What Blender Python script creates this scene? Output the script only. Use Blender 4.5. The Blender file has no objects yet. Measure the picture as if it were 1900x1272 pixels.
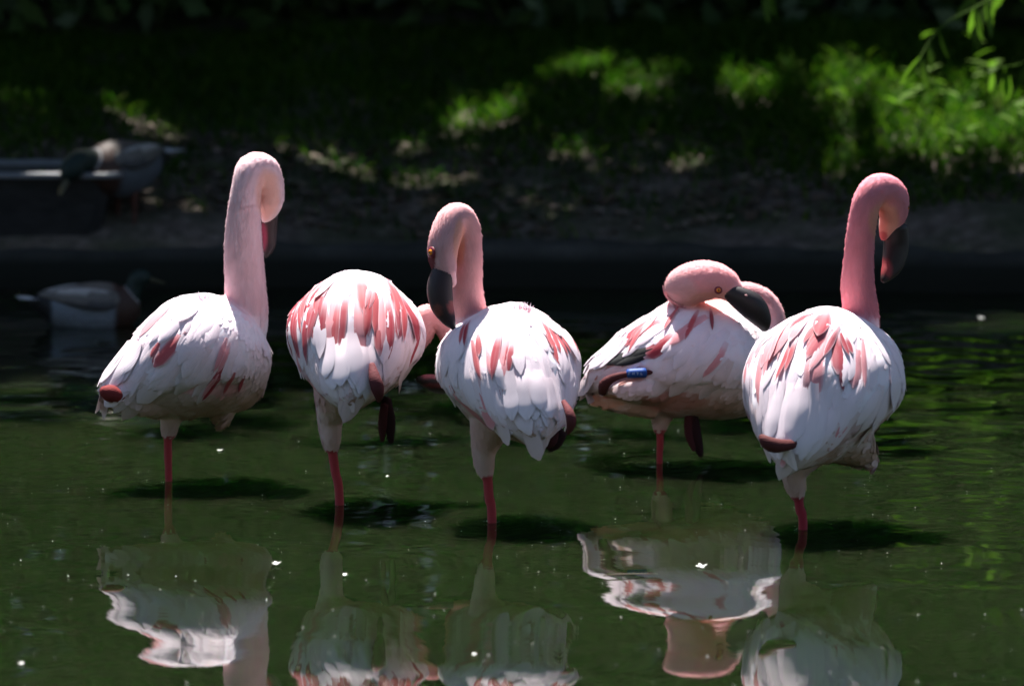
import bpy, math, random
import numpy as np
from mathutils import Vector, Matrix, noise as mnoise
from mathutils.bvhtree import BVHTree

random.seed(7)
rng = np.random.default_rng(11)
scene = bpy.context.scene
COL = scene.collection
rad = math.radians

# ------------------------------------------------------------------ camera
CAM_Y, CAM_Z, PITCH, FPX = -10.0, 1.6, rad(7.4), 10000.0
cam_d = bpy.data.cameras.new('camera')
cam = bpy.data.objects.new('camera', cam_d)
COL.objects.link(cam)
cam.location = (0, CAM_Y, CAM_Z)
cam.rotation_euler = (math.pi / 2 - PITCH, 0, 0)
cam_d.sensor_width = 36.0
cam_d.lens = 36.0 * FPX / 1900.0
cam_d.clip_start = 0.1
cam_d.clip_end = 600
cam_d.dof.use_dof = True
cam_d.dof.focus_distance = 10.05
cam_d.dof.aperture_fstop = 4.0
scene.camera = cam

# ------------------------------------------------------------------ sky and sun
SUN = Vector((-0.11, 0.40, 1.0)).normalized()
world = bpy.data.worlds.new('World')
scene.world = world
world.use_nodes = True
wn = world.node_tree
for n in list(wn.nodes):
    wn.nodes.remove(n)
sky = wn.nodes.new('ShaderNodeTexSky')
sky.sky_type = 'NISHITA'
sky.sun_disc = False
sky.sun_elevation = math.asin(SUN.z)
sky.sun_rotation = math.atan2(SUN.x, SUN.y)
bg = wn.nodes.new('ShaderNodeBackground')
bg.inputs['Strength'].default_value = 0.05
wo = wn.nodes.new('ShaderNodeOutputWorld')
wn.links.new(sky.outputs[0], bg.inputs[0])
wn.links.new(bg.outputs[0], wo.inputs[0])

sun_d = bpy.data.lights.new('sun', 'SUN')
sun_d.energy = 5.0
sun_d.angle = rad(0.53)
sun_d.color = (1.0, 0.965, 0.91)
sun = bpy.data.objects.new('sun', sun_d)
COL.objects.link(sun)
sun.rotation_euler = (-SUN).to_track_quat('-Z', 'Y').to_euler()

vs = scene.view_settings
vs.view_transform = 'Standard'
vs.look = 'None'
vs.exposure = 1.75
vs.gamma = 1.0
scene.cycles.use_adaptive_sampling = False
scene.cycles.max_bounces = 8
scene.cycles.transparent_max_bounces = 4
scene.cycles.use_denoising = True
scene.cycles.caustics_reflective = False
scene.cycles.caustics_refractive = False

# ------------------------------------------------------------------ helpers
cF = Vector((0, math.cos(PITCH), -math.sin(PITCH)))
cU = Vector((0, math.sin(PITCH), math.cos(PITCH)))


def ray(px, py):
    return cF + Vector((1, 0, 0)) * ((px - 950) / FPX) + cU * (-(py - 636) / FPX)


def P(px, py, Y):
    """world point on the vertical plane y=Y seen at photo pixel px,py"""
    d = ray(px, py)
    return Vector((0, CAM_Y, CAM_Z)) + d * ((Y - CAM_Y) / d.y)


def on_z(px, py, z=0.0):
    d = ray(px, py)
    return Vector((0, CAM_Y, CAM_Z)) + d * ((z - CAM_Z) / d.z)


def proj_np(v):
    """world array (n,3) -> pixels (n,2)"""
    r = v - np.array([0, CAM_Y, CAM_Z])
    zf = r @ np.array(cF)
    return np.stack([950 + FPX * r[:, 0] / zf, 636 - FPX * (r @ np.array(cU)) / zf], 1)


def srgb(r, g, b):
    f = lambda c: (c / 255 / 12.92) if c / 255 <= 0.04045 else ((c / 255 + 0.055) / 1.055) ** 2.4
    return (f(r), f(g), f(b))


def sstep(a, b, x):
    t = np.clip((x - a) / (b - a), 0, 1)
    return t * t * (3 - 2 * t)


def nz(p, s, seed=0.0):
    return mnoise.noise(Vector((p[0] * s + seed, p[1] * s + seed * 1.7, p[2] * s - seed)))


def mesh_from(name, verts, faces, cols=None, uvs=None, mats=None, smooth=True, normals=None):
    me = bpy.data.meshes.new(name)
    me.from_pydata([tuple(v) for v in verts], [], faces)
    if smooth:
        me.polygons.foreach_set('use_smooth', np.ones(len(me.polygons), dtype=bool))
    if cols is not None:
        at = me.color_attributes.new('Col', 'FLOAT_COLOR', 'POINT')
        c = np.ones((len(verts), 4), dtype=np.float32)
        c[:, :3] = np.asarray(cols, dtype=np.float32)
        at.data.foreach_set('color', c.ravel())
    if uvs is not None:
        ul = me.uv_layers.new(name='UVMap')
        li = np.zeros(len(me.loops), dtype=np.int32)
        me.loops.foreach_get('vertex_index', li)
        ul.data.foreach_set('uv', np.asarray(uvs, dtype=np.float32)[li].ravel())
    if mats is not None:
        me.materials.append(mats)
    me.update()
    if normals is not None:      # downy vanes shade like the soft body they lie on
        me.normals_split_custom_set_from_vertices([tuple(q) for q in normals])
    return me


def link(name, me, parent=None, **props):
    o = bpy.data.objects.new(name, me)
    COL.objects.link(o)
    if parent is not None:
        o.parent = parent
    for k, v in props.items():
        o[k] = v
    return o


def empty(name, loc, **props):
    o = bpy.data.objects.new(name, None)
    COL.objects.link(o)
    o.location = loc
    o.empty_display_size = 0.05
    for k, v in props.items():
        o[k] = v
    return o


def catmull(pts, n):
    """pts (k,m) -> n samples of a Catmull-Rom curve through them, even in parameter by chord length"""
    p = np.asarray(pts, float)
    k = len(p)
    d = np.r_[0, np.cumsum(np.linalg.norm(np.diff(p[:, :3], axis=0), axis=1) + 1e-6)]
    d /= d[-1]
    t = np.linspace(0, 1, n)
    ext = np.vstack([2 * p[0] - p[1], p, 2 * p[-1] - p[-2]])
    out = np.zeros((n, p.shape[1]))
    for i, tt in enumerate(t):
        j = min(np.searchsorted(d, tt, side='right') - 1, k - 2)
        j = max(j, 0)
        u = (tt - d[j]) / (d[j + 1] - d[j])
        a, b, c, e = ext[j], ext[j + 1], ext[j + 2], ext[j + 3]
        out[i] = 0.5 * ((2 * b) + (-a + c) * u + (2 * a - 5 * b + 4 * c - e) * u * u + (-a + 3 * b - 3 * c + e) * u ** 3)
    return out


def tube(path, seg=20, sx=None, ref=None, cap=True):
    """path (n,4): x y z r -> verts, faces; rounded shut at both ends; sx = aspect of the second axis"""
    path = np.asarray(path, float)
    n = len(path)
    V, F = [], []
    tang = np.gradient(path[:, :3], axis=0)
    tang /= np.linalg.norm(tang, axis=1)[:, None] + 1e-9
    up = np.array(ref if ref is not None else (0.13, 0.97, 0.21))
    a = np.linspace(0, 2 * math.pi, seg, endpoint=False)
    for i in range(n):
        t = tang[i]
        s = np.cross(t, up)
        s /= np.linalg.norm(s) + 1e-9
        w = np.cross(s, t)
        up = w
        r = path[i, 3]
        q = sx[i] if sx is not None else 1.0
        for an in a:
            V.append(path[i, :3] + s * math.cos(an) * r + w * math.sin(an) * r * q)
    for i in range(n - 1):
        for j in range(seg):
            j2 = (j + 1) % seg
            F.append((i * seg + j, i * seg + j2, (i + 1) * seg + j2, (i + 1) * seg + j))
    if cap:
        c0 = len(V)
        V.append(path[0, :3] - tang[0] * path[0, 3] * 0.5)
        V.append(path[-1, :3] + tang[-1] * path[-1, 3] * 0.5)
        for j in range(seg):
            j2 = (j + 1) % seg
            F.append((c0, j2, j))
            F.append((c0 + 1, (n - 1) * seg + j, (n - 1) * seg + j2))
    return np.array(V), F


def merge(parts):
    V, F, o = [], [], 0
    for v, f in parts:
        V.append(np.asarray(v))
        F += [tuple(i + o for i in q) for q in f]
        o += len(v)
    return np.vstack(V), F


def remesh(V, F, voxel, iters=3, factor=0.5):
    me = mesh_from('tmp', V, F)
    o = bpy.data.objects.new('tmp', me)
    COL.objects.link(o)
    m = o.modifiers.new('r', 'REMESH')
    m.mode = 'VOXEL'
    m.voxel_size = voxel
    s = o.modifiers.new('s', 'SMOOTH')
    s.factor = factor
    s.iterations = iters
    dg = bpy.context.evaluated_depsgraph_get()
    me2 = bpy.data.meshes.new_from_object(o.evaluated_get(dg))
    bpy.data.objects.remove(o)
    bpy.data.meshes.remove(me)
    n = len(me2.vertices)
    v = np.zeros(n * 3)
    me2.vertices.foreach_get('co', v)
    f = [tuple(p.vertices) for p in me2.polygons]
    bpy.data.meshes.remove(me2)
    return v.reshape(-1, 3), f


# ------------------------------------------------------------------ materials
class NT:
    def __init__(self, name):
        self.m = bpy.data.materials.new(name)
        self.m.use_nodes = True
        self.t = self.m.node_tree
        self.t.nodes.clear()
        self.out = self.n('ShaderNodeOutputMaterial')

    def n(self, typ, **kw):
        nd = self.t.nodes.new(typ)
        for k, v in kw.items():
            setattr(nd, k, v)
        return nd

    def l(self, a, b):
        self.t.links.new(a, b)

    def mix(self, fac, a, b, blend='MIX'):
        nd = self.n('ShaderNodeMix', data_type='RGBA', blend_type=blend)
        for sock, val in ((nd.inputs[0], fac), (nd.inputs[6], a), (nd.inputs[7], b)):
            if hasattr(val, 'is_output'):
                self.l(val, sock)
            elif isinstance(val, (int, float)):
                sock.default_value = val
            else:
                sock.default_value = (*val[:3], 1)
        return nd.outputs[2]

    def noise(self, scale, detail=4, rough=0.55, vec=None, out=0):
        nd = self.n('ShaderNodeTexNoise')
        nd.inputs['Scale'].default_value = scale
        nd.inputs['Detail'].default_value = detail
        nd.inputs['Roughness'].default_value = rough
        if vec is not None:
            self.l(vec, nd.inputs['Vector'])
        return nd.outputs[out]

    def ramp(self, fac, stops):
        nd = self.n('ShaderNodeValToRGB')
        e = nd.color_ramp.elements
        while len(e) < len(stops):
            e.new(0.5)
        for k, (p, c) in enumerate(stops):
            e[k].position = p
            e[k].color = (*c[:3], 1) if not isinstance(c, (int, float)) else (c, c, c, 1)
        self.l(fac, nd.inputs[0])
        return nd.outputs[0]

    def coords(self, kind='Object', scale=None):
        tc = self.n('ShaderNodeTexCoord')
        v = tc.outputs[kind]
        if scale:
            mp = self.n('ShaderNodeMapping')
            mp.inputs['Scale'].default_value = scale
            self.l(v, mp.inputs['Vector'])
            v = mp.outputs[0]
        return v

    def principled(self, color, rough=0.6, spec=0.3, bump=None, bump_s=0.3, bump_d=0.002, **kw):
        b = self.n('ShaderNodeBsdfPrincipled')
        if hasattr(color, 'is_output'):
            self.l(color, b.inputs['Base Color'])
        else:
            b.inputs['Base Color'].default_value = (*color[:3], 1)
        if hasattr(rough, 'is_output'):
            self.l(rough, b.inputs['Roughness'])
        else:
            b.inputs['Roughness'].default_value = rough
        b.inputs['Specular IOR Level'].default_value = spec
        for k, v in kw.items():
            b.inputs[k].default_value = v
        if bump is not None:
            bn = self.n('ShaderNodeBump')
            bn.inputs['Strength'].default_value = bump_s
            bn.inputs['Distance'].default_value = bump_d
            self.l(bump, bn.inputs['Height'])
            self.l(bn.outputs[0], b.inputs['Normal'])
        return b

    def finish(self, sh):
        self.l(sh.outputs[0] if hasattr(sh, 'outputs') else sh, self.out.inputs['Surface'])
        return self.m


def leaf_like(name, color, rough, trans, spec=0.2, tint=(1, 1, 1), bump=None, bump_s=0.3, bump_d=0.001):
    """diffuse + translucent mix; color may be a socket builder taking NT"""
    N = NT(name)
    c = color(N) if callable(color) else color
    bsock = bump(N) if bump else None
    p = N.principled(c, rough, spec, bump=bsock, bump_s=bump_s, bump_d=bump_d)
    t = N.n('ShaderNodeBsdfTranslucent')
    if hasattr(c, 'is_output'):
        tc = N.mix(1.0, c, tint, 'MULTIPLY')
        N.l(tc, t.inputs[0])
    else:
        t.inputs[0].default_value = (*[a * b for a, b in zip(c, tint)], 1)
    ms = N.n('ShaderNodeMixShader')
    ms.inputs[0].default_value = trans
    N.l(p.outputs[0], ms.inputs[1])
    N.l(t.outputs[0], ms.inputs[2])
    return N.finish(ms)


def col_attr(N):
    a = N.n('ShaderNodeAttribute', attribute_name='Col')
    return a.outputs[0]


def barbs(N):
    uv = N.n('ShaderNodeUVMap')
    sp = N.n('ShaderNodeSeparateXYZ')
    N.l(uv.outputs[0], sp.inputs[0])
    ab = N.n('ShaderNodeMath', operation='ABSOLUTE')
    N.l(sp.outputs[0], ab.inputs[0])
    m1 = N.n('ShaderNodeMath', operation='MULTIPLY')
    N.l(ab.outputs[0], m1.inputs[0])
    m1.inputs[1].default_value = -70
    m2 = N.n('ShaderNodeMath', operation='MULTIPLY_ADD')
    N.l(sp.outputs[1], m2.inputs[0])
    m2.inputs[1].default_value = 190
    N.l(m1.outputs[0], m2.inputs[2])
    s = N.n('ShaderNodeMath', operation='SINE')
    N.l(m2.outputs[0], s.inputs[0])
    return s.outputs[0]


M_feather = leaf_like('feather_vane', col_attr, 0.6, 0.10, 0.2, bump=barbs, bump_s=0.22, bump_d=0.0012)
M_plume = leaf_like('soft_plumage', col_attr, 0.75, 0.12, 0.1)


def skin_mat():
    N = NT('plumage_skin')
    v = N.coords('Object', (260, 260, 90))
    b = N.noise(1.0, 3, 0.6, v)
    c = N.mix(0.08, col_attr(N), N.ramp(N.noise(25, 3), [(0.35, (0.55, 0.4, 0.42)), (0.65, (1, 1, 1))]), 'MULTIPLY')
    p = N.principled(c, 0.75, 0.12, bump=b, bump_s=0.08, bump_d=0.0008)
    p.inputs['Sheen Weight'].default_value = 0.2
    p.inputs['Subsurface Weight'].default_value = 0.35
    p.inputs['Subsurface Radius'].default_value = (1.0, 0.45, 0.4)
    p.inputs['Subsurface Scale'].default_value = 0.02
    return N.finish(p)


M_skin = skin_mat()


def bill_mat():
    N = NT('bill_keratin')
    c = N.mix(N.ramp(N.noise(90, 3), [(0.4, 0.0), (0.62, 0.5)]), col_attr(N), (0.02, 0.012, 0.014))
    return N.finish(N.principled(c, 0.48, 0.4, bump=N.noise(160, 3), bump_s=0.3, bump_d=0.0008))


M_bill = bill_mat()


def scute_mat():
    N = NT('leg_scutes')
    v = N.coords('Object', (120, 120, 420))
    c = N.mix(0.5, col_attr(N), N.ramp(N.noise(140, 3), [(0.35, (0.35, 0.25, 0.28)), (0.65, (1, 1, 1))]), 'MULTIPLY')
    return N.finish(N.principled(c, 0.8, 0.12, bump=N.noise(1.0, 2, 0.5, v), bump_s=0.8, bump_d=0.0012))


M_leg = scute_mat()
M_iris = NT('eye_iris').finish
_n = NT('eye_iris'); M_iris = _n.finish(_n.principled((0.75, 0.22, 0.015), 0.12, 0.5))
_n = NT('eye_pupil'); M_pupil = _n.finish(_n.principled((0.008, 0.006, 0.006), 0.08, 0.5))
_n = NT('eyelid_skin'); M_lid = _n.finish(_n.principled((0.16, 0.015, 0.03), 0.5, 0.3))


def water_mat():
    N = NT('pond_water')
    v = N.coords('Object', (0.7, 0.35, 1))
    c = N.ramp(N.noise(1.3, 4, 0.55, v), [(0.3, WATER_A), (0.7, WATER_B)])
    fine = N.noise(1.0, 2, 0.5, N.coords('Object', (26, 34, 1)))
    p = N.principled(c, 0.015, 0.5, bump=fine, bump_s=0.025, bump_d=0.003)
    p.inputs['IOR'].default_value = 1.333
    p.inputs['Subsurface Weight'].default_value = 1.0
    p.inputs['Subsurface Radius'].default_value = (0.5, 1.0, 0.45)
    p.inputs['Subsurface Scale'].default_value = 1.1
    return N.finish(p)


WATER_A, WATER_B = (0.0046, 0.0080, 0.0028), (0.0068, 0.0114, 0.0038)
M_water = water_mat()


def ground_mat():
    N = NT('bank_soil')
    v = N.coords('Object')
    n1 = N.noise(3.0, 6, 0.6, v)
    n2 = N.noise(26, 5, 0.65, v)
    soil = N.ramp(n2, [(0.3, (0.045, 0.036, 0.029)), (0.55, (0.115, 0.092, 0.077)), (0.75, (0.19, 0.155, 0.132))])
    c = N.mix(N.ramp(n1, [(0.42, 0.0), (0.6, 0.75)]), soil, (0.03, 0.042, 0.017))
    return N.finish(N.principled(c, 0.9, 0.15, bump=n2, bump_s=0.8, bump_d=0.02))


def concrete_mat():
    N = NT('pond_concrete')
    v = N.coords('Object')
    n1 = N.noise(5, 6, 0.65, v)
    n2 = N.noise(60, 4, 0.6, v)
    c = N.ramp(n1, [(0.3, (0.015, 0.015, 0.014)), (0.55, (0.042, 0.040, 0.037)), (0.75, (0.08, 0.076, 0.07))])
    c = N.mix(N.ramp(n2, [(0.4, 0.0), (0.7, 0.5)]), c, (0.05, 0.055, 0.04))
    sp = N.n('ShaderNodeSeparateXYZ')
    N.l(v, sp.inputs[0])
    wet = N.n('ShaderNodeMapRange')
    wet.inputs[1].default_value = 0.092
    wet.inputs[2].default_value = 0.06
    N.l(sp.outputs[2], wet.inputs[0])
    c = N.mix(wet.outputs[0], c, (0.010, 0.011, 0.008))   # black algae up to the splash line
    return N.finish(N.principled(c, 0.85, 0.12, bump=n2, bump_s=0.6, bump_d=0.006))


M_ground, M_conc = ground_mat(), concrete_mat()


def varied(name, stops, scale, rough=0.5, trans=0.3, spec=0.3, tint=(1, 1, 1)):
    def c(N):
        oi = N.n('ShaderNodeNewGeometry')
        return N.ramp(oi.outputs['Random Per Island'], stops)
    return leaf_like(name, c, rough, trans, spec, tint)


M_grass = varied('grass_blade', [(0.0, (0.014, 0.044, 0.005)), (0.6, (0.034, 0.086, 0.008)), (1.0, (0.10, 0.145, 0.02))], 1, 0.7, 0.5, 0.05, (0.9, 1.25, 0.4))
M_leaf = varied('tree_leaf', [(0.0, (0.022, 0.045, 0.012)), (1.0, (0.05, 0.09, 0.022))], 1, 0.45, 0.12, 0.3)
M_willow = varied('willow_leaf', [(0.0, (0.045, 0.11, 0.014)), (1.0, (0.11, 0.19, 0.025))], 1, 0.55, 0.5, 0.1, (1.0, 1.2, 0.6))
M_litter = varied('leaf_litter', [(0.0, (0.04, 0.026, 0.016)), (0.5, (0.11, 0.08, 0.058)), (1.0, (0.20, 0.155, 0.125))], 1, 0.7, 0.1, 0.2)


def bark_mat():
    N = NT('bark')
    v = N.coords('Object', (9, 9, 1.6))
    n = N.noise(1.0, 6, 0.65, v)
    c = N.ramp(n, [(0.3, (0.025, 0.02, 0.015)), (0.7, (0.12, 0.095, 0.075))])
    return N.finish(N.principled(c, 0.9, 0.15, bump=n, bump_s=0.9, bump_d=0.03))


M_bark = bark_mat()
_n = NT('black_plastic')
M_tub = _n.finish(_n.principled(_n.ramp(_n.noise(14, 4), [(0.3, (0.012, 0.012, 0.013)), (0.7, (0.03, 0.03, 0.032))]), 0.34, 0.5, bump=_n.noise(120, 3), bump_s=0.15, bump_d=0.002))
_n = NT('rim_sky_sheen')
M_rim = _n.finish(_n.principled(_n.ramp(_n.noise(22, 4), [(0.3, (0.07, 0.075, 0.085)), (0.7, (0.22, 0.23, 0.25))]), 0.4, 0.5))  # paler grey paints in the sky's sheen on the black plastic
_n = NT('tub_water')
M_tubwater = _n.finish(_n.principled((0.01, 0.012, 0.01), 0.03, 0.5))
_n = NT('white_down')
M_down = _n.finish(_n.principled((0.8, 0.8, 0.78), 0.8, 0.1))
_n = NT('band_plastic')
M_band = _n.finish(_n.principled((0.010, 0.055, 0.24), 0.55, 0.25))
_n = NT('band_lettering')
M_letter = _n.finish(_n.principled((0.30, 0.36, 0.45), 0.5, 0.3))

# ------------------------------------------------------------------ ground, pond, kerb
def kerb_y(x):
    return 3.42 - 0.16 * sstep(-0.6, 1.6, x) + 0.03 * np.sin(x * 1.9 + 0.6)


def ground_h(x, y):
    """height of the land; the pond is a hollow in it"""
    ky = kerb_y(x)
    d = y - (ky + 0.05)
    dd = np.clip(d, 0, 4)
    bank = 0.085 + 0.25 * dd - 0.031 * dd ** 2
    h = np.where(d > 0, bank, -0.42)
    near = sstep(-9.0, -11.5, y)
    h = np.where(d > 0, h, h * (1 - near) + 0.12 * near)
    side = sstep(9, 11, np.abs(x))
    h = np.where(d > 0, h, h * (1 - side) + 0.15 * side)
    return h


def axis(lo, hi, a, b, fine, coarse):
    """non-uniform samples: fine between a and b, growing outside"""
    mid = np.arange(a, b + 1e-6, fine)
    l, r = [], []
    p, s = a, fine
    while p > lo:
        s = min(s * 1.35, coarse)
        p -= s
        l.append(p)
    p, s = b, fine
    while p < hi:
        s = min(s * 1.35, coarse)
        p += s
        r.append(p)
    return np.r_[l[::-1], mid, r]


def grid_mesh(name, xs, ys, hfun, mat):
    X, Y = np.meshgrid(xs, ys)
    Z = hfun(X, Y)
    V = np.stack([X.ravel(), Y.ravel(), Z.ravel()], 1)
    nx, ny = len(xs), len(ys)
    i = np.arange(nx - 1)[None, :] + np.arange(ny - 1)[:, None] * nx
    i = i.ravel()
    F = np.stack([i, i + 1, i + 1 + nx, i + nx], 1)
    me = bpy.data.meshes.new(name)
    me.vertices.add(len(V))
    me.vertices.foreach_set('co', V.astype(np.float32).ravel())
    me.loops.add(len(F) * 4)
    me.loops.foreach_set('vertex_index', F.astype(np.int32).ravel())
    me.polygons.add(len(F))
    me.polygons.foreach_set('loop_start', np.arange(len(F), dtype=np.int32) * 4)
    me.polygons.foreach_set('loop_total', np.full(len(F), 4, dtype=np.int32))
    me.polygons.foreach_set('use_smooth', np.ones(len(F), dtype=bool))
    me.update(calc_edges=True)
    me.validate()
    me.materials.append(mat)
    return me


_GN = [(rng.uniform(-1, 1), rng.uniform(-1, 1), rng.uniform(0, 6.28), k) for k in (3, 5, 8, 13, 19, 28, 40) for _ in range(3)]


def rough_ground(X, Y):
    Z = ground_h(X, Y)
    up = (Y > kerb_y(X) + 0.05)
    r = np.zeros_like(X)
    for a, b, ph, k in _GN:
        L = math.hypot(a, b) + 1e-3
        r += np.sin((a / L * X + b / L * Y) * k + ph) * 0.05 / k
    damp = sstep(0.0, 0.25, Y - kerb_y(X))
    return Z + np.where(up, r * damp, 0)


gx = axis(-150, 150, -2.4, 2.4, 0.04, 12)
gy = axis(-120, 180, 3.3, 7.0, 0.04, 12)
link('ground', grid_mesh('ground', gx, gy, rough_ground, M_ground), kind='structure')

# water: real small waves on one sheet
WAVES = []
wr = random.Random(5)
for k in range(26):
    lam = wr.choice([0.30, 0.38, 0.46, 0.55, 0.7, 0.9])
    th = rad(wr.gauss(90, 38))
    WAVES.append((2 * math.pi / lam, th, wr.uniform(0, 6.28), 0.0034 * wr.uniform(0.5, 1.2)))
RIP = []
for k in range(22):
    lam = wr.choice([0.07, 0.09, 0.12, 0.16])
    th = rad(wr.gauss(80, 30))
    RIP.append((2 * math.pi / lam, th, wr.uniform(0, 6.28), 0.0075 * wr.uniform(0.4, 1.1)))
RINGS = []          # (x, y, wavelength, slope, reach) small rings spreading from the legs


def water_h(X, Y):
    Z = np.zeros_like(X)
    for k, th, ph, s in WAVES:
        Z += np.sin((math.cos(th) * X + math.sin(th) * Y) * k + ph) * s / k
    rip = np.zeros_like(X)
    for k, th, ph, s in RIP:
        rip += np.sin((math.cos(th) * X + math.sin(th) * Y) * k + ph) * s / k
    m = 0.04 + 1.25 * sstep(0.45, 0.95, X) * sstep(-0.9, 0.1, Y) + 0.30 * sstep(0.1, 1.3, Y) + 0.3 * sstep(-0.5, -1.0, X) * sstep(-0.6, 0.4, Y)
    Z += rip * m
    for x, y, lam, s, reach in RINGS:
        d = np.hypot(X - x, Y - y)
        Z += np.sin(d * 2 * math.pi / lam) * s * lam / 6.28 * np.exp(-d / reach) * sstep(0, lam, d)
    return Z


# ------------------------------------------------------------------ flamingos
# side profile of the folded body: forward, top, bottom, half width
PROF = np.array([
    (-0.175, 0.215, 0.190, 0.012), (-0.165, 0.232, 0.178, 0.024), (-0.140, 0.255, 0.166, 0.045), (-0.100, 0.290, 0.152, 0.072),
    (-0.060, 0.322, 0.140, 0.097), (0.000, 0.350, 0.126, 0.121), (0.050, 0.357, 0.118, 0.129), (0.100, 0.348, 0.116, 0.124),
    (0.140, 0.326, 0.122, 0.110), (0.170, 0.298, 0.138, 0.090), (0.192, 0.265, 0.165, 0.060), (0.202, 0.235, 0.195, 0.024)])


def prof_at(x):
    return [np.interp(x, PROF[:, 0], PROF[:, k]) for k in (1, 2, 3)]


def body_loft(L, W, H):
    n, m = 64, 88
    pr = catmull(PROF, n)
    V, F = [], []
    for i in range(n):
        x, zt, zb, hw = pr[i]
        zc = zb + (zt - zb) * 0.52
        for j in range(m):
            a = 2 * math.pi * j / m          # 0 = back, growing to the left
            ca, sa = math.cos(a), math.sin(a)
            y = hw * sa
            z = (zt - zc) * (ca * 0.86 + 0.14 * ca ** 4) if ca > 0 else (zc - zb) * ca
            phi = abs((a + math.pi) % (2 * math.pi) - math.pi)
            ph = math.degrees(phi)
            wing = float(sstep(20, 75, ph) * (1 - sstep(104, 113, ph)) * sstep(-0.18, -0.12, x) * (1 - sstep(0.10, 0.155, x)))
            k = 1 + 0.010 * wing / max(0.03, math.hypot(y, z))
            V.append((x * L, y * k * W, (zc + z * k - 0.235) * H))
    for i in range(n - 1):
        for j in range(m):
            j2 = (j + 1) % m
            F.append((i * m + j, (i + 1) * m + j, (i + 1) * m + j2, i * m + j2))
    F.append(tuple(range(m)))
    F.append(tuple((n - 1) * m + j for j in reversed(range(m))))
    return np.array(V), F


def feather_geo(bvh, base, d, length, width, lift, nl=9, nw=7, curl=0.0, free_angle=38, h0=0.0008, blunt=False):
    """a vane that follows the body under it; returns verts (nl*nw), centre line, uv"""
    V, UV, NN = [], [], []
    step = length / (nl - 1)
    loc, n, _, dist = bvh.find_nearest(base)
    p = loc
    d = (d - n * d.dot(n)).normalized()
    free = False
    cl = []
    for i in range(nl):
        t = i / (nl - 1)
        if t < 0.5:
            w = 0.45 + 0.55 * (t / 0.5) ** 0.8
        else:
            w = max(0.0, 1 - ((t - 0.5) / 0.505) ** (4 if blunt else 2.2)) ** (0.5 if blunt else 0.72)
        w *= width * 0.5
        s = n.cross(d).normalized()
        hh = h0 + lift * t ** 1.2 + curl * t * t * length
        for j in range(nw):
            u = -1 + 2 * j / (nw - 1)
            V.append(p + n * (hh - abs(u) ** 2 * w * w / 0.16 - 0.0006 * abs(u) + 0.0006 * (u == 0)) + s * (u * w) - d * (abs(u) ** 1.5 * w * 0.35))
            UV.append((u * w / 0.03, t * length / 0.1))
            NN.append((n + s * (u * 0.30) + d * (0.10 * t)).normalized())
        cl.append((p, n, t))
        q = p + d * step
        if not free:
            l2, n2, _, dist = bvh.find_nearest(q)
            if n2.dot(n) < math.cos(rad(free_angle)) or dist > 0.012:
                free = True
                p = q
            else:
                nn = (n * 0.45 + n2 * 0.55).normalized()
                p, n = l2, nn
                d = (d - n * d.dot(n)).normalized()
        else:
            p = p + d * (step * 0.4)
    F = []
    for i in range(nl - 1):
        for j in range(nw - 1):
            a = i * nw + j
            F.append((a + nw, a + nw + 1, a + 1, a))
    return V, F, UV, cl, NN


WHITE = np.array((0.83, 0.73, 0.80))
BLUSH = np.array((0.80, 0.60, 0.62))
PALE = np.array((0.84, 0.63, 0.68))
RED = np.array((0.40, 0.034, 0.052))
DEEP = np.array((0.27, 0.010, 0.028))
CORAL = np.array((0.50, 0.075, 0.088))
BLACK = np.array((0.010, 0.010, 0.012))
TONES = {'red': RED, 'deep': DEEP, 'coral': CORAL, 'pink': np.array((0.70, 0.27, 0.30)), 'blush': BLUSH, 'black': BLACK,
         'maroon': np.array((0.26, 0.035, 0.045)), 'peach': np.array((0.80, 0.38, 0.26)), 'tan': np.array((0.50, 0.24, 0.18)), 'white': WHITE,
         'rose': np.array((0.66, 0.30, 0.31)), 'orange': np.array((0.75, 0.25, 0.03)), 'rust': np.array((0.40, 0.13, 0.10))}


def ellipse(px, e):
    x, y, rx, ry = e[:4]
    return np.sqrt(((px[:, 0] - x) / rx) ** 2 + ((px[:, 1] - y) / ry) ** 2)


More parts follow.
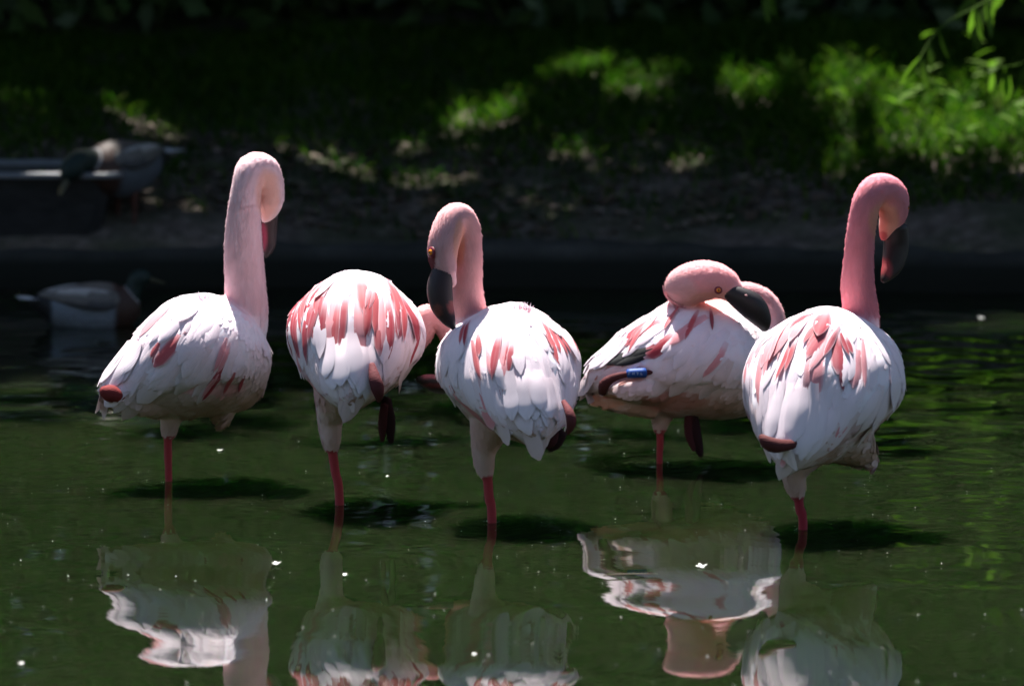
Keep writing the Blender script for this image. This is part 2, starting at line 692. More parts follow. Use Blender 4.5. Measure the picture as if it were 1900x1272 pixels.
def make_flamingo(B):
    r = random.Random(B['seed'])
    base = on_z(*B['contact'])
    yb = base.y
    root = empty('flamingo', base, label=B['label'], category='flamingo', group='flamingos resting on one leg in the pond')
    base_np = np.array(base)
    C = P(B['centre'][0], B['centre'][1], yb + B.get('dy', 0.0))
    psi, pit, rol = rad(B['psi']), rad(B.get('pitch', 0)), rad(B.get('roll', 0))
    fwd = Vector((math.sin(psi), math.cos(psi), 0))
    lft = Vector((-math.cos(psi), math.sin(psi), 0))
    R = Matrix((fwd, lft, Vector((0, 0, 1)))).transposed() @ Matrix.Rotation(-pit, 3, 'Y') @ Matrix.Rotation(rol, 3, 'X')
    Rn = np.array(R)
    L, W, H = B['size']
    scale_px = (yb - CAM_Y) / FPX

    def PX(q):            # (px,py,dy,r_px) -> world xyz + radius
        w = P(q[0], q[1], yb + q[2])
        return (*w, q[3] * (w.y - CAM_Y) / FPX)

    bv, bf = body_loft(L, W, H)
    sd = B['seed'] * 3.7
    bv = bv + np.array([Vector(p).normalized() * (nz(p, 13, sd) * 0.007 + nz(p, 34, sd + 5) * 0.0022) for p in bv])
    bw = bv @ Rn.T + np.array(C)
    comps = [(bw, bf)]
    neck = catmull([PX(q) for q in B['neck']], 70)
    comps.append(tube(neck, 24))
    thigh = catmull([PX(q) for q in B['thigh']], 20)
    comps.append(tube(thigh, 20))
    legp = [PX(q) for q in B['leg']]
    last = legp[-1]
    legp.append((last[0] + 0.003, last[1] + 0.0, -0.30, last[3]))
    leg = catmull(legp, 90)
    comps.append(tube(leg, 14))
    extras = []
    for e in B.get('lumps', []):
        pe = catmull([PX(q) for q in e], 16)
        extras.append(pe)
        comps.append(tube(pe, 18))
    V, F = remesh(*merge(comps), 0.0032, 4, 0.5)

    # which piece of the bird each vertex belongs to
    def near(path, pts):
        d = np.linalg.norm(pts[:, None, :] - path[None, :, :3], axis=2)
        q = d / np.maximum(path[None, :, 3], 0.004)
        k = q.argmin(1)
        return q[np.arange(len(pts)), k], k / (len(path) - 1)

    def colour(pts):
        loc = (pts - np.array(C)) @ Rn
        px = proj_np(pts)
        nn, tn = near(neck, pts)
        nt, tt = near(thigh, pts)
        ng, tg = near(leg, pts)
        nse = np.array([nz(p, 22, 3.1) * 0.6 + nz(p, 60, 9) * 0.4 for p in pts])
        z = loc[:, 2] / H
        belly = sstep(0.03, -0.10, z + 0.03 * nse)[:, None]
        c = WHITE * (1 - belly) + np.array((0.46, 0.29, 0.215)) * belly  # tan underside, deepened to put the shade below the body into it
        pinky = sstep(0.0, 0.5, nse + B.get('pinky', 0.0))[:, None] * 0.7
        c = c * (1 - pinky) + BLUSH * pinky
        # thigh feathers, bare leg
        w = sstep(1.35, 1.05, nt)[:, None] * 0.8
        c = c * (1 - w) + np.array((0.68, 0.46, 0.42)) * w
        lw = (sstep(2.2, 1.8, ng) * sstep(0.0, 0.02, tg) * (pts[:, 2] < thigh[-1, 2] + 0.004))[:, None]
        c = c * (1 - lw) + np.array(B.get('legcol', (0.40, 0.05, 0.058))) * lw
        # neck and head
        n0, n1 = np.array(B['neckcol'][0]), np.array(B['neckcol'][1])
        nc = n0 + (n1 - n0) * tn[:, None]
        nc = nc * (1 + 0.10 * nse[:, None])
        w = (sstep(1.45, 1.12, nn) * sstep(B.get('neckfade', (0.06, 0.2))[0], B.get('neckfade', (0.06, 0.2))[1], tn))[:, None]
        c = c * (1 - w) + nc * w
        for (x, y, rx, ry, tone, amt) in B.get('skin', []):
            e = ellipse(px, (x, y, rx, ry)) + 0.25 * nse
            w = (sstep(1.15, 0.7, e) * amt)[:, None]
            c = c * (1 - w) + TONES[tone] * w
        return np.clip(c, 0.005, 0.9), nn, tn, nt, ng, loc, px

    cols, nn, tn, nt, ng, loc, px = colour(V)
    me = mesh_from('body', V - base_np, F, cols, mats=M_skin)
    link('body', me, root)
    bvh = BVHTree.FromPolygons([Vector(v) for v in V], F)
    NV = np.array([me.vertices[i].normal for i in range(len(V))])

    bvh_body = BVHTree.FromPolygons([Vector(v) for v in bw], bf)
    # ---- large feathers of the folded wings and back, rear rows first
    feats = []
    rows = B.get('rows', [-0.118, -0.088, -0.056, -0.024, 0.008, 0.040, 0.072])
    for ri, x in enumerate(rows):
        zt, zb, hw = prof_at(x)
        zc = (zb + (zt - zb) * 0.52 - 0.235) * H
        f = ri / (len(rows) - 1)
        ln = B.get('flen', 1.0) * (0.125 * (1 - f) + 0.085 * f)
        wd = 0.027 * (1 - f) + 0.023 * f
        girth = 0.5 * (hw * W + (zt - zb) / 2 * H)
        dphi = math.degrees(wd * 0.66 / girth)
        phi = 4 + r.uniform(0, dphi * 0.5)
        lim = 98 if x < 0.09 else 84
        while phi < lim:
            for side in (-1, 1):
                a = rad(phi + r.uniform(-0.25, 0.25) * dphi)
                jx = r.uniform(-0.022, 0.022)
                o = Vector((x * L + jx, 0, zc))
                dr = Vector((0, side * math.sin(a), math.cos(a)))
                ow, dw = R @ o + C, R @ dr
                hit = bvh_body.ray_cast(ow, dw)
                if hit[0] is None:
                    continue
                if bvh.find_nearest(hit[0])[3] > 0.008:   # under the neck
                    continue
                dq = np.linalg.norm(neck[:, :3] - np.array(hit[0]), axis=1) / neck[:, 3]
                if dq.min() < 1.5 and dq.argmin() > 6:
                    continue
                al = rad((24 + 34 * f) + r.gauss(0, 7))
                dl = Vector((-math.cos(al), -side * 0.10 * math.sin(a) + r.gauss(0, 0.07), -math.sin(al)))
                feats.append((hit[0], R @ dl, ln * r.uniform(0.75, 1.3), wd * r.uniform(0.8, 1.5), (0.0011 - 0.0006 * f) * r.uniform(0.3, 2.0), None, 0.0006 + max(0, (x + jx + 0.13) / 0.24) * 0.0010, f, phi))
            phi += dphi
    for (bx, by, bdy, tx, ty, tdy, wpx, tone) in B.get('quills', []):   # single feathers seen clearly in the photograph
        a = P(bx, by, yb + bdy)
        b = P(tx, ty, yb + tdy)
        feats.append((a, (b - a), (b - a).length, wpx * scale_px, 0.002, tone, 0.0008, 0.0, 0.0))
    camv = Vector((0, CAM_Y, CAM_Z))
    for (bx, by, tx, ty, wpx, tone) in B.get('streaks', []):            # coloured feathers one can follow in the photograph
        ha = bvh.ray_cast(camv, ray(bx, by).normalized())
        hb = bvh.ray_cast(camv, ray(tx, ty).normalized())
        if ha[0] is None or hb[0] is None:
            continue
        d = hb[0] - ha[0]
        sd_ = ha[1].cross(d).normalized() * (wpx * scale_px * 0.27)
        for q in ((-1, 1) if wpx >= 14 else (0,)):
            tq = tone if r.random() < 0.7 else r.choice(['red', 'coral', 'pink'])
            feats.append((ha[0] - d * r.uniform(0.0, 0.3) + sd_ * q, d + sd_ * r.gauss(0, 0.35), d.length * r.uniform(0.95, 1.3), wpx * scale_px * (r.uniform(0.62, 0.85) if q else 1.0), 0.0010, tq, 0.0024 + 0.0010 * r.random(), 0.0, 0.0))
    for ft in feats:
        b0, d0, ln, wd, lf = ft[:5]
        fv, ff, uv, cl, fnn = feather_geo(bvh, b0, d0.normalized(), ln, wd, lf, curl=max(0.0, r.gauss(-0.01, 0.02)) + (r.uniform(0.03, 0.09) if r.random() < B.get('ruffle', 0.05) else 0), h0=ft[6], blunt=(ft[5] is None and r.random() < 0.5))
        tipq = proj_np(np.array([tuple(v) for v in fv[-21:]]))
        if any((ellipse(tipq, e) < 1).any() for e in B.get('bare', [])) and ft[5] is None:
            continue
        A = np.array([tuple(v) for v in fv])
        vis = A[len(A) * 6 // 9: len(A) * 8 // 9].mean(0)[None]
        pv = proj_np(vis)
        tone = ft[5]
        cam_side = cl[5][1].dot((Vector((0, CAM_Y, CAM_Z)) - cl[5][0]).normalized()) > -0.05
        if tone is None and cam_side:
            for e in B.get('blobs', []):
                if ellipse(pv, e)[0] < 1 and r.random() < e[5] * 0.5:
                    tone = e[4]
                    break
        if tone is None and ft[7] > 0.3 and r.random() < 0.45:
            continue
        if tone is None and ft[8] > 80 and ft[7] < 0.3:
            continue
        if tone is None and r.random() < B.get('stray', 0.06):
            tone = 'pink'
        tt = np.repeat(np.linspace(0, 1, 9), 7)
        uu = np.tile(np.linspace(-1, 1, 7), 9)
        strk = np.tile([r.uniform(0, 0.35) for _ in range(7)], 9)
        j = r.uniform(-0.05, 0.05)
        base_c = WHITE * (1 - 0.25 - j) + PALE * (0.25 + j)
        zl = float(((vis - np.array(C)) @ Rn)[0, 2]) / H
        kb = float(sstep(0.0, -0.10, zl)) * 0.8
        base_c = base_c * (1 - kb) + np.array((0.50, 0.33, 0.265)) * kb  # low feathers take on the same painted underside shade
        if tone is None:
            k = (np.clip(0.55 - tt, 0, 1) * r.uniform(0.1, 0.7))[:, None]
            fc = base_c * (1 - k) + BLUSH * k
        elif tone in ('black', 'white'):
            fc = np.repeat(TONES[tone][None], len(A), 0)
        else:
            main = TONES[tone]
            tipc = DEEP if tone in ('red', 'deep') else main * 0.9
            k = np.clip(tt * 1.1, 0, 1)[:, None]
            fc = main * (1 - k * 0.6) + tipc * k * 0.6
            edge = sstep(0.6, 1.0, np.abs(uu)) * r.uniform(0.1, 0.6) + sstep(0.85, 1.0, tt) * r.uniform(0.0, 0.7) + sstep(0.35, 0.05, tt) * r.uniform(0.0, 0.8) + strk * 0.3
            edge = np.clip(edge, 0, 0.95)[:, None]
            fc = fc * (1 - edge) + base_c * edge
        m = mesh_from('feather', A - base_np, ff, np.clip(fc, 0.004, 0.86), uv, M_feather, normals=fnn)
        link('feather', m, root)

    # ---- tail
    tl = B.get('tail', {})
    for i in range(tl.get('n', 12)):
        f = (i / (tl.get('n', 12) - 1) - 0.5) * 2
        o = Vector((-0.080 * L + r.uniform(-0.015, 0.015), f * 0.040 * W, 0.02 * H))
        d = Vector((-1, f * 0.16 + r.gauss(0, 0.06), -0.50 + r.gauss(0, 0.05)))
        ow, dw = R @ o + C, (R @ d).normalized()
        up = (R @ Vector((-0.45, 0, 1))).normalized()
        hit = bvh.ray_cast(ow + up * 0.15, -up)
        st = hit[0] if hit[0] is not None else ow
        fv, ff, uv, cl, fnn = feather_geo(bvh, st, dw, tl.get('len', 0.095) * r.uniform(0.75, 1.1), 0.036 * r.uniform(0.7, 1.2), 0.004, free_angle=34, curl=0.0, h0=0.002 + 0.002 * (i % 3), blunt=True)
        A = np.array([tuple(v) for v in fv])
        tt = np.repeat(np.linspace(0, 1, 9), 7)[:, None]
        fc = WHITE * (1 - 0.35 * (1 - tt)) + BLUSH * 0.35 * (1 - tt)
        link('tail_feather', mesh_from('tail_feather', A - base_np, ff, fc, uv, M_feather, normals=fnn), root)

    # ---- soft contour feathers on chest, belly, thigh; short pile on the neck
    pv, pf, pc, pn = [], [], [], []

    def small(p, n, d, ln, wd, lift, c):
        d = d - n * (d @ n)
        d /= np.linalg.norm(d) + 1e-9
        s = np.cross(n, d)
        jit = rng.normal(0, 0.055, 3)
        o = len(pv)
        prof = ((0, 0.35, -0.0004), (0.45, 0.5, 0.4), (0.8, 0.38, 0.8), (1.0, 0.06, 1.0))
        for t, w, h in prof:
            hh = h * lift - 0.0004
            q = p + d * (t * ln) + n * hh
            for u in (-1, 0, 1):
                pv.append(q + s * (u * w * wd) + n * (0.0006 * (1 - abs(u))) - n * (t * ln) ** 2 / 0.25)
                pc.append(c)
                pn.append(n + s * (0.12 * u) + jit)
        for i in range(3):
            for j in range(2):
                a = o + i * 3 + j
                pf.append((a + 3, a + 4, a + 1, a))

    fw, dn = np.array(fwd), np.array((0, 0, -1.0))
    idx = rng.permutation(len(V))
    isneck = (nn < 1.3) & (tn > 0.16) & (nn < nt)
    isleg = (V[:, 2] < thigh[-1, 2] + 0.012)
    head0 = B.get('head_t', 0.93)
    nb, nnk = 0, 0
    ctang = np.gradient(neck[:, :3], axis=0)
    for i in idx:
        if isleg[i] or V[i, 2] < 0.01:
            continue
        p, n = V[i], NV[i]
        if isneck[i]:
            if nnk >= 6500 or tn[i] > head0:
                continue
            nnk += 1
            t = -ctang[int(tn[i] * (len(neck) - 1))]
            d = t / (np.linalg.norm(t) + 1e-9) + rng.normal(0, 0.15, 3)
            hs = 0.7 if tn[i] > 0.6 else 1.0
            small(p, n, d, rng.uniform(0.006, 0.011) * hs, 0.0014, (rng.uniform(0.0016, 0.0034) if rng.random() < 0.2 else rng.uniform(0.0004, 0.0018)) * hs, cols[i] * rng.uniform(0.96, 1.05))
        else:
            x, z = loc[i, 0] / L, loc[i, 2] / H
            if any(ellipse(px[i:i + 1], e)[0] < 1 for e in B.get('bare', [])) and rng.random() < 0.75:
                continue
            under = z < -0.005 or x > 0.12
            if nb >= 2200 or (not under and rng.random() < 0.8):
                continue
            nb += 1
            d = -fw * 0.8 + dn * (0.9 if x > 0.05 else 0.35) + rng.normal(0, 0.22, 3)
            if nt[i] < 1.2:
                d = dn + rng.normal(0, 0.15, 3)
            small(p, n, d, rng.uniform(0.012, 0.022), rng.uniform(0.008, 0.013), rng.uniform(0.0003, 0.0016), cols[i] * rng.uniform(0.96, 1.04))
    link('plumage', mesh_from('plumage', np.array(pv) - base_np, pf, np.clip(pc, 0.004, 0.86), mats=M_plume, normals=pn), root, kind='stuff')

    # ---- tufts standing up from the back
    for (tx, ty, tdy, n, hpx) in B.get('tufts', []):
        tv, tf = [], []
        for k in range(n):
            q = P(tx + r.gauss(0, 9), ty + 6, yb + tdy + r.gauss(0, 0.01))
            q = bvh.find_nearest(q)[0] - Vector((0, 0, 0.001))
            h = hpx * scale_px * r.uniform(0.5, 1.1)
            lean = Vector((r.gauss(0, 0.4), r.gauss(0, 0.3), 1)).normalized()
            s = Vector((1, r.gauss(0, 0.5), 0)).normalized() * 0.0022
            o = len(tv)
            tv += [q - s, q + s, q + lean * h * 0.6 + s * 0.6, q + lean * h, q + lean * h * 0.6 - s * 0.6]
            tf.append((o, o + 1, o + 2, o + 3, o + 4))
        A = np.array([tuple(v) for v in tv])
        link('tuft', mesh_from('tuft', A - base_np, tf, np.repeat(WHITE[None], len(A), 0), mats=M_plume), root, kind='stuff')

    # ---- bill
    bp = catmull([PX(q) for q in B['bill']], 26)
    sx = np.linspace(0.72, 0.85, 26)
    bvv, bff = tube(bp, 20, sx=sx, ref=B.get('billref'))
    tb = np.r_[np.repeat(np.linspace(0, 1, 26), 20), 0, 1]
    pxl = proj_np(bvv)
    bc = np.repeat(np.array(B.get('billcol', (0.03, 0.014, 0.018)))[None], len(bvv), 0)
    for (x, y, rx, ry, c) in B.get('billmarks', []):
        w = sstep(1.1, 0.6, ellipse(pxl, (x, y, rx, ry)))[:, None]
        bc = bc * (1 - w) + np.array(c) * w
    k = sstep(0.86, 0.95, tb)[:, None]
    bc = bc * (1 - k) + np.array((0.012, 0.010, 0.011)) * k
    bill = link('bill', mesh_from('bill', bvv - base_np, bff, bc, mats=M_bill), root)
    if 'nostril' in B:
        q = PX(B['nostril'])
        nv, nf = tube([(q[0], q[1], q[2], q[3] * 0.5), (q[0] + 0.002, q[1] - 0.001, q[2] - 0.001, q[3]), (q[0] + 0.005, q[1], q[2] - 0.002, q[3] * 0.5)], 8)
        link('nostril', mesh_from('nostril', nv - base_np, nf, np.repeat(np.array((0.6, 0.3, 0.3))[None], len(nv), 0), mats=M_bill), bill)

    # ---- eye: lid ring, iris, pupil
    if 'eye' in B:
        ex, ey, edy, er, en = B['eye']
        c = P(ex, ey, yb + edy)
        nrm = Vector(en).normalized()
        rr = er * scale_px

        def dome(radius, depth, off, segs=16, rings=5):
            t1 = nrm.orthogonal().normalized()
            t2 = nrm.cross(t1)
            v = [c + nrm * (off + depth)]
            for i in range(1, rings + 1):
                a = math.pi / 2 * i / rings
                for j in range(segs):
                    b = 2 * math.pi * j / segs
                    v.append(c + nrm * (off + depth * math.cos(a)) + (t1 * math.cos(b) + t2 * math.sin(b)) * radius * math.sin(a))
            f = [(0, 1 + j, 1 + (j + 1) % segs) for j in range(segs)]
            for i in range(rings - 1):
                for j in range(segs):
                    a = 1 + i * segs
                    f.append((a + j, a + segs + j, a + segs + (j + 1) % segs, a + (j + 1) % segs))
            return np.array([tuple(x) for x in v]) - base_np, f
        eye = link('eye', mesh_from('eye', *dome(rr, rr * 0.7, 0), mats=M_iris), root)
        link('pupil', mesh_from('pupil', *dome(rr * 0.45, rr * 0.4, rr * 0.42), mats=M_pupil), eye)
        link('eyelid', mesh_from('eyelid', *dome(rr * 1.7, rr * 0.55, -rr * 0.15), mats=M_lid), eye)

    # ---- folded leg: ankle joint under the tail and hanging foot
    if 'ankle' in B:
        pa = catmull([PX((*q[:3], q[3] * B.get('ankle_k', 0.74))) for q in B['ankle']], 18)
        v, f = tube(pa, 18)
        cc = np.repeat(np.array(B.get('anklecol', (0.26, 0.03, 0.04)))[None], len(v), 0)
        link('folded_leg', mesh_from('folded_leg', v - base_np, f, cc, mats=M_leg), root)
    if 'foot' in B:
        ft = None
        for k, toe in enumerate(B['foot']):
            pt = catmull([PX(q) for q in toe], 12)
            v, f = tube(pt, 12, sx=np.full(12, 0.7))
            cc = np.repeat(np.array((0.030, 0.012, 0.014) if k != 1 else (0.07, 0.02, 0.022))[None], len(v), 0)
            m = mesh_from('toe', v - base_np, f, cc, mats=M_leg)
            if ft is None:
                m.name = 'foot'
                ft = link('foot', m, root)
            else:
                link('toe', m, ft)
    return root, dict(base=base, yb=yb, bvh=bvh, PX=PX, base_np=base_np, C=C, R=R)


FLAMINGOS = [
    dict(seed=1, streaks=[(402, 703, 376, 736, 14, 'red'), (432, 698, 414, 730, 10, 'red'), (452, 698, 440, 726, 10, 'red'), (296, 644, 282, 668, 16, 'coral'), (238, 618, 222, 656, 12, 'coral'), (255, 630, 245, 655, 12, 'pink'), (420, 640, 400, 690, 16, 'pink')],
         label='palest flamingo with long upright neck, farthest left, in front of the mallards', contact=(313, 893), centre=(330, 672), psi=62, pitch=9, size=(0.92, 0.78, 1.02),
         neck=[(436, 655, 0.05, 50), (455, 595, 0.06, 43), (455, 530, 0.06, 38), (452, 470, 0.058, 36), (452, 410, 0.055, 32), (457, 352, 0.055, 28),
               (468, 316, 0.066, 30), (488, 318, 0.086, 31), (498, 345, 0.10, 29), (500, 375, 0.11, 26), (496, 400, 0.115, 16), (492, 413, 0.118, 7)],
         neckcol=((0.80, 0.48, 0.52), (0.82, 0.60, 0.64)), head_t=0.9,
         skin=[(497, 362, 24, 48, 'peach', 0.55), (240, 600, 20, 40, 'blush', 0.6), (400, 720, 60, 14, 'pink', 0.5)],  # peach cheek: bounced and shine-through light put into the colour
         thigh=[(330, 735, 0, 40), (318, 772, 0, 23), (312, 810, 0, 13)], leg=[(311, 800, 0, 8), (312, 850, 0, 8), (313, 893, 0, 7.5)],
         lumps=[[(395, 715, 0.03, 62), (412, 765, 0.04, 28), (413, 790, 0.04, 8)], [(215, 728, -0.09, 20), (260, 745, -0.06, 26), (320, 740, -0.02, 36)]],
         bill=[(500, 393, 0.115, 17), (500, 425, 0.122, 15), (500, 450, 0.122, 13), (497, 466, 0.115, 9), (493, 477, 0.108, 3)],
         billmarks=[(488, 440, 9, 30, (0.30, 0.03, 0.08))],
         eye=(521, 374, 0.108, 5.5, (0.9, -0.45, 0.1)),
         ankle=[(250, 740, -0.07, 12), (222, 735, -0.095, 18), (203, 729, -0.105, 22), (188, 724, -0.112, 11)], anklecol=(0.21, 0.035, 0.035),
         blobs=[(225, 640, 16, 34, 'coral', 0.5), (290, 655, 24, 14, 'coral', 0.5), (400, 712, 40, 16, 'red', 0.8)],
         tufts=[(378, 541, 0.0, 14, 14)], stray=0.03, pinky=-0.1),
    dict(seed=2, streaks=[(560, 560, 552, 650, 22, 'red'), (592, 556, 575, 670, 24, 'red'), (612, 560, 600, 688, 26, 'deep'), (634, 565, 624, 676, 24, 'coral'), (575, 545, 560, 610, 18, 'coral'), (598, 540, 588, 600, 18, 'coral'), (690, 560, 685, 640, 24, 'coral'), (712, 552, 712, 642, 24, 'coral'), (735, 548, 740, 632, 22, 'coral'), (752, 545, 757, 655, 18, 'red'), (768, 562, 774, 662, 16, 'red'), (722, 525, 740, 580, 16, 'coral'), (740, 535, 764, 600, 14, 'red'), (690, 535, 682, 580, 16, 'pink')],
         label='flamingo seen from behind with two broad red wing patches, head lowered out of sight', contact=(630, 935), centre=(657, 643), psi=2, pitch=17, size=(0.95, 0.92, 0.99),
         neck=[(728, 650, 0.10, 34), (768, 618, 0.12, 33), (796, 592, 0.125, 27), (826, 600, 0.12, 24), (846, 640, 0.11, 23), (862, 680, 0.10, 24), (862, 705, 0.09, 27), (838, 712, 0.08, 20)],
         neckcol=((0.74, 0.34, 0.34), (0.74, 0.36, 0.36)), head_t=0.98, neckfade=(0.0, 0.04),
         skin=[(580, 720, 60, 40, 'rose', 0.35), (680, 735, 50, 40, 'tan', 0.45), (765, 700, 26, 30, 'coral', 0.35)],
         thigh=[(625, 725, -0.02, 46), (613, 776, 0, 26), (614, 812, 0, 20), (616, 834, 0, 14)], leg=[(615, 826, 0, 9.5), (622, 875, 0, 9), (630, 935, 0, 9)],
         bill=[(856, 712, 0.085, 20), (815, 712, 0.07, 19), (790, 706, 0.065, 13), (774, 703, 0.06, 5)], billcol=(0.016, 0.01, 0.012),
         billmarks=[(800, 697, 40, 6, (0.38, 0.10, 0.11)), (805, 715, 26, 5, (0.12, 0.025, 0.03))],
         ankle=[(690, 676, -0.125, 8), (695, 700, -0.146, 15), (700, 718, -0.152, 17), (703, 734, -0.147, 12), (702, 744, -0.14, 5)], anklecol=(0.12, 0.035, 0.04),
         foot=[[(716, 740, -0.03, 10), (722, 780, -0.03, 12), (726, 820, -0.03, 5)], [(714, 750, -0.035, 8), (710, 785, -0.035, 9), (709, 818, -0.035, 4)]],
         blobs=[(588, 612, 62, 70, 'red', 0.72), (706, 590, 46, 50, 'coral', 0.7), (758, 600, 30, 70, 'red', 0.7), (570, 560, 40, 30, 'coral', 0.5)],
         stray=0.05),
    dict(seed=3, streaks=[(932, 640, 925, 738, 28, 'red'), (946, 640, 938, 690, 16, 'red'), (878, 638, 895, 716, 12, 'red'), (888, 630, 890, 670, 12, 'red'), (870, 598, 858, 642, 14, 'coral'), (1014, 608, 1032, 662, 20, 'coral'), (1044, 618, 1076, 702, 12, 'red'), (1060, 625, 1086, 690, 10, 'red'), (1030, 615, 1055, 660, 14, 'coral'), (905, 650, 912, 700, 10, 'pink')],
         label='flamingo with head turned back and dark bill hanging, in the middle of the group', contact=(913, 968), centre=(957, 704), psi=-16, pitch=17, size=(0.97, 0.95, 0.98),
         neck=[(880, 650, 0.10, 40), (873, 590, 0.12, 33), (868, 540, 0.11, 28), (868, 480, 0.10, 27), (867, 432, 0.095, 25), (856, 404, 0.085, 25),
               (838, 408, 0.072, 27), (826, 440, 0.06, 29), (821, 475, 0.055, 27), (828, 505, 0.05, 20), (840, 530, 0.05, 9)],
         neckcol=((0.82, 0.40, 0.41), (0.82, 0.46, 0.48)), head_t=0.93,
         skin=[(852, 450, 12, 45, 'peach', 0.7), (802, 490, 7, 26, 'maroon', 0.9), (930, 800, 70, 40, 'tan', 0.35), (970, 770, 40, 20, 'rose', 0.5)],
         thigh=[(915, 775, 0, 48), (899, 830, 0, 26), (899, 862, 0, 19), (904, 884, 0, 13)], leg=[(904, 876, 0, 9.5), (908, 925, 0, 9.5), (913, 968, 0, 9)],
         bill=[(822, 500, 0.045, 20), (816, 532, 0.04, 24), (820, 565, 0.036, 22), (832, 592, 0.034, 14), (843, 610, 0.033, 4)],
         billmarks=[(838, 570, 8, 14, (0.40, 0.06, 0.06)), (812, 575, 10, 14, (0.20, 0.05, 0.04))],
         eye=(800, 468, 0.035, 6.5, (-0.75, -0.65, 0.1)),
         ankle=[(1046, 745, -0.12, 8), (1056, 764, -0.152, 14), (1060, 781, -0.158, 16), (1057, 796, -0.152, 10), (1054, 804, -0.145, 5)], anklecol=(0.12, 0.032, 0.036),
         foot=[[(1040, 800, -0.10, 14), (1028, 822, -0.10, 14), (1018, 834, -0.10, 6)], [(1030, 800, -0.105, 10), (1022, 820, -0.11, 10), (1012, 828, -0.11, 5)]],
         blobs=[(925, 690, 18, 50, 'red', 0.7), (880, 670, 12, 36, 'red', 0.5), (862, 610, 12, 26, 'coral', 0.5), (1025, 645, 18, 36, 'coral', 0.5), (1062, 660, 16, 50, 'coral', 0.4)],
         quills=[(1052, 700, -0.10, 1078, 745, -0.13, 16, 'black'), (1046, 712, -0.11, 1066, 750, -0.14, 14, 'black')],
         tufts=[(972, 566, 0.02, 22, 16)], stray=0.04, ankle_k=0.6),
    dict(seed=4, streaks=[(1248, 560, 1204, 654, 24, 'red'), (1262, 572, 1240, 608, 16, 'red'), (1292, 583, 1270, 642, 13, 'red'), (1318, 576, 1320, 610, 8, 'deep'), (1190, 575, 1118, 646, 20, 'red'), (1172, 605, 1132, 640, 18, 'coral'), (1200, 600, 1165, 650, 14, 'coral'), (1215, 590, 1185, 630, 12, 'pink')],
         label='flamingo seen side on with head laid on its back and blue leg band', contact=(1224, 859), centre=(1254, 668), psi=84, pitch=2, size=(1.03, 0.94, 1.01),
         neck=[(1385, 665, 0.04, 52), (1425, 610, 0.06, 32), (1421, 568, 0.065, 25), (1390, 550, 0.055, 25), (1335, 552, 0.04, 28), (1288, 548, 0.015, 32), (1268, 536, -0.015, 35),
               (1282, 526, -0.045, 38), (1312, 520, -0.06, 37), (1338, 524, -0.066, 31), (1358, 540, -0.066, 24), (1372, 560, -0.064, 14)],
         neckcol=((0.80, 0.46, 0.48), (0.80, 0.34, 0.36)), head_t=0.92,
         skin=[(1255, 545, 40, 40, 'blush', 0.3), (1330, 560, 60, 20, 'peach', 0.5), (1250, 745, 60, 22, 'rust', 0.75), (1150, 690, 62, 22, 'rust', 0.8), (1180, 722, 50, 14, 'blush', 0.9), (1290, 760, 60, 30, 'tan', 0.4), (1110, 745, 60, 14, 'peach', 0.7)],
         thigh=[(1232, 745, 0, 36), (1226, 778, 0, 20), (1224, 800, 0, 12)], leg=[(1224, 790, 0, 7.5), (1225, 830, 0, 7), (1224, 859, 0, 6.5)],
         legcol=(0.36, 0.04, 0.05),
         bill=[(1342, 537, -0.084, 9), (1362, 547, -0.082, 19), (1395, 568, -0.076, 26), (1414, 594, -0.068, 18), (1420, 612, -0.06, 7)], billcol=(0.014, 0.011, 0.014),
         nostril=(1382, 547, -0.098, 2.2),
         eye=(1333, 538, -0.098, 4.5, (0.1, -1, 0.1)),
         lumps=[[(1105, 735, -0.01, 14), (1150, 742, -0.02, 24), (1220, 745, -0.02, 34)], [(1126, 724, -0.06, 12), (1160, 722, -0.080, 20), (1200, 718, -0.082, 26), (1240, 715, -0.06, 34)]],
         ankle=[(1215, 690, -0.098, 7), (1170, 693, -0.104, 7.5), (1140, 700, -0.100, 10), (1122, 712, -0.09, 14), (1118, 728, -0.075, 11)], anklecol=(0.10, 0.03, 0.032),
         foot=[[(1284, 765, -0.03, 10), (1290, 805, -0.03, 12), (1301, 846, -0.03, 5)], [(1278, 770, -0.035, 8), (1278, 805, -0.035, 8), (1288, 835, -0.035, 4)]],
         blobs=[(1150, 615, 46, 32, 'red', 0.6), (1212, 625, 18, 50, 'red', 0.9), (1240, 590, 14, 26, 'red', 0.7), (1275, 612, 12, 34, 'red', 0.9), (1318, 590, 8, 22, 'deep', 0.9)],
         quills=[(1222, 642, -0.10, 1118, 672, -0.075, 22, 'black'), (1215, 652, -0.10, 1140, 677, -0.08, 18, 'black'), (1205, 646, -0.1, 1105, 664, -0.07, 18, 'black')], stray=0.02, flen=1.05, bare=[(1160, 694, 62, 26)]),
    dict(seed=5, streaks=[(1425, 600, 1374, 694, 22, 'coral'), (1532, 622, 1490, 692, 30, 'red'), (1545, 618, 1512, 680, 18, 'deep'), (1600, 640, 1602, 722, 12, 'deep'), (1566, 628, 1576, 662, 16, 'red'), (1482, 588, 1440, 670, 18, 'pink'), (1558, 690, 1564, 722, 10, 'deep'), (1470, 640, 1450, 702, 18, 'coral'), (1500, 585, 1465, 610, 14, 'red'), (1520, 600, 1495, 640, 16, 'coral'), (1395, 640, 1378, 720, 14, 'pink'), (1440, 600, 1425, 650, 14, 'coral')],
         label='large flamingo with ruffled streaked back and pink upright neck, nearest and farthest right', contact=(1490, 982), centre=(1515, 733), psi=20, pitch=18, size=(1.08, 1.04, 1.12),
         neck=[(1585, 660, 0.10, 48), (1597, 595, 0.12, 35), (1592, 530, 0.12, 31), (1594, 470, 0.115, 27), (1600, 415, 0.11, 26), (1610, 372, 0.11, 27),
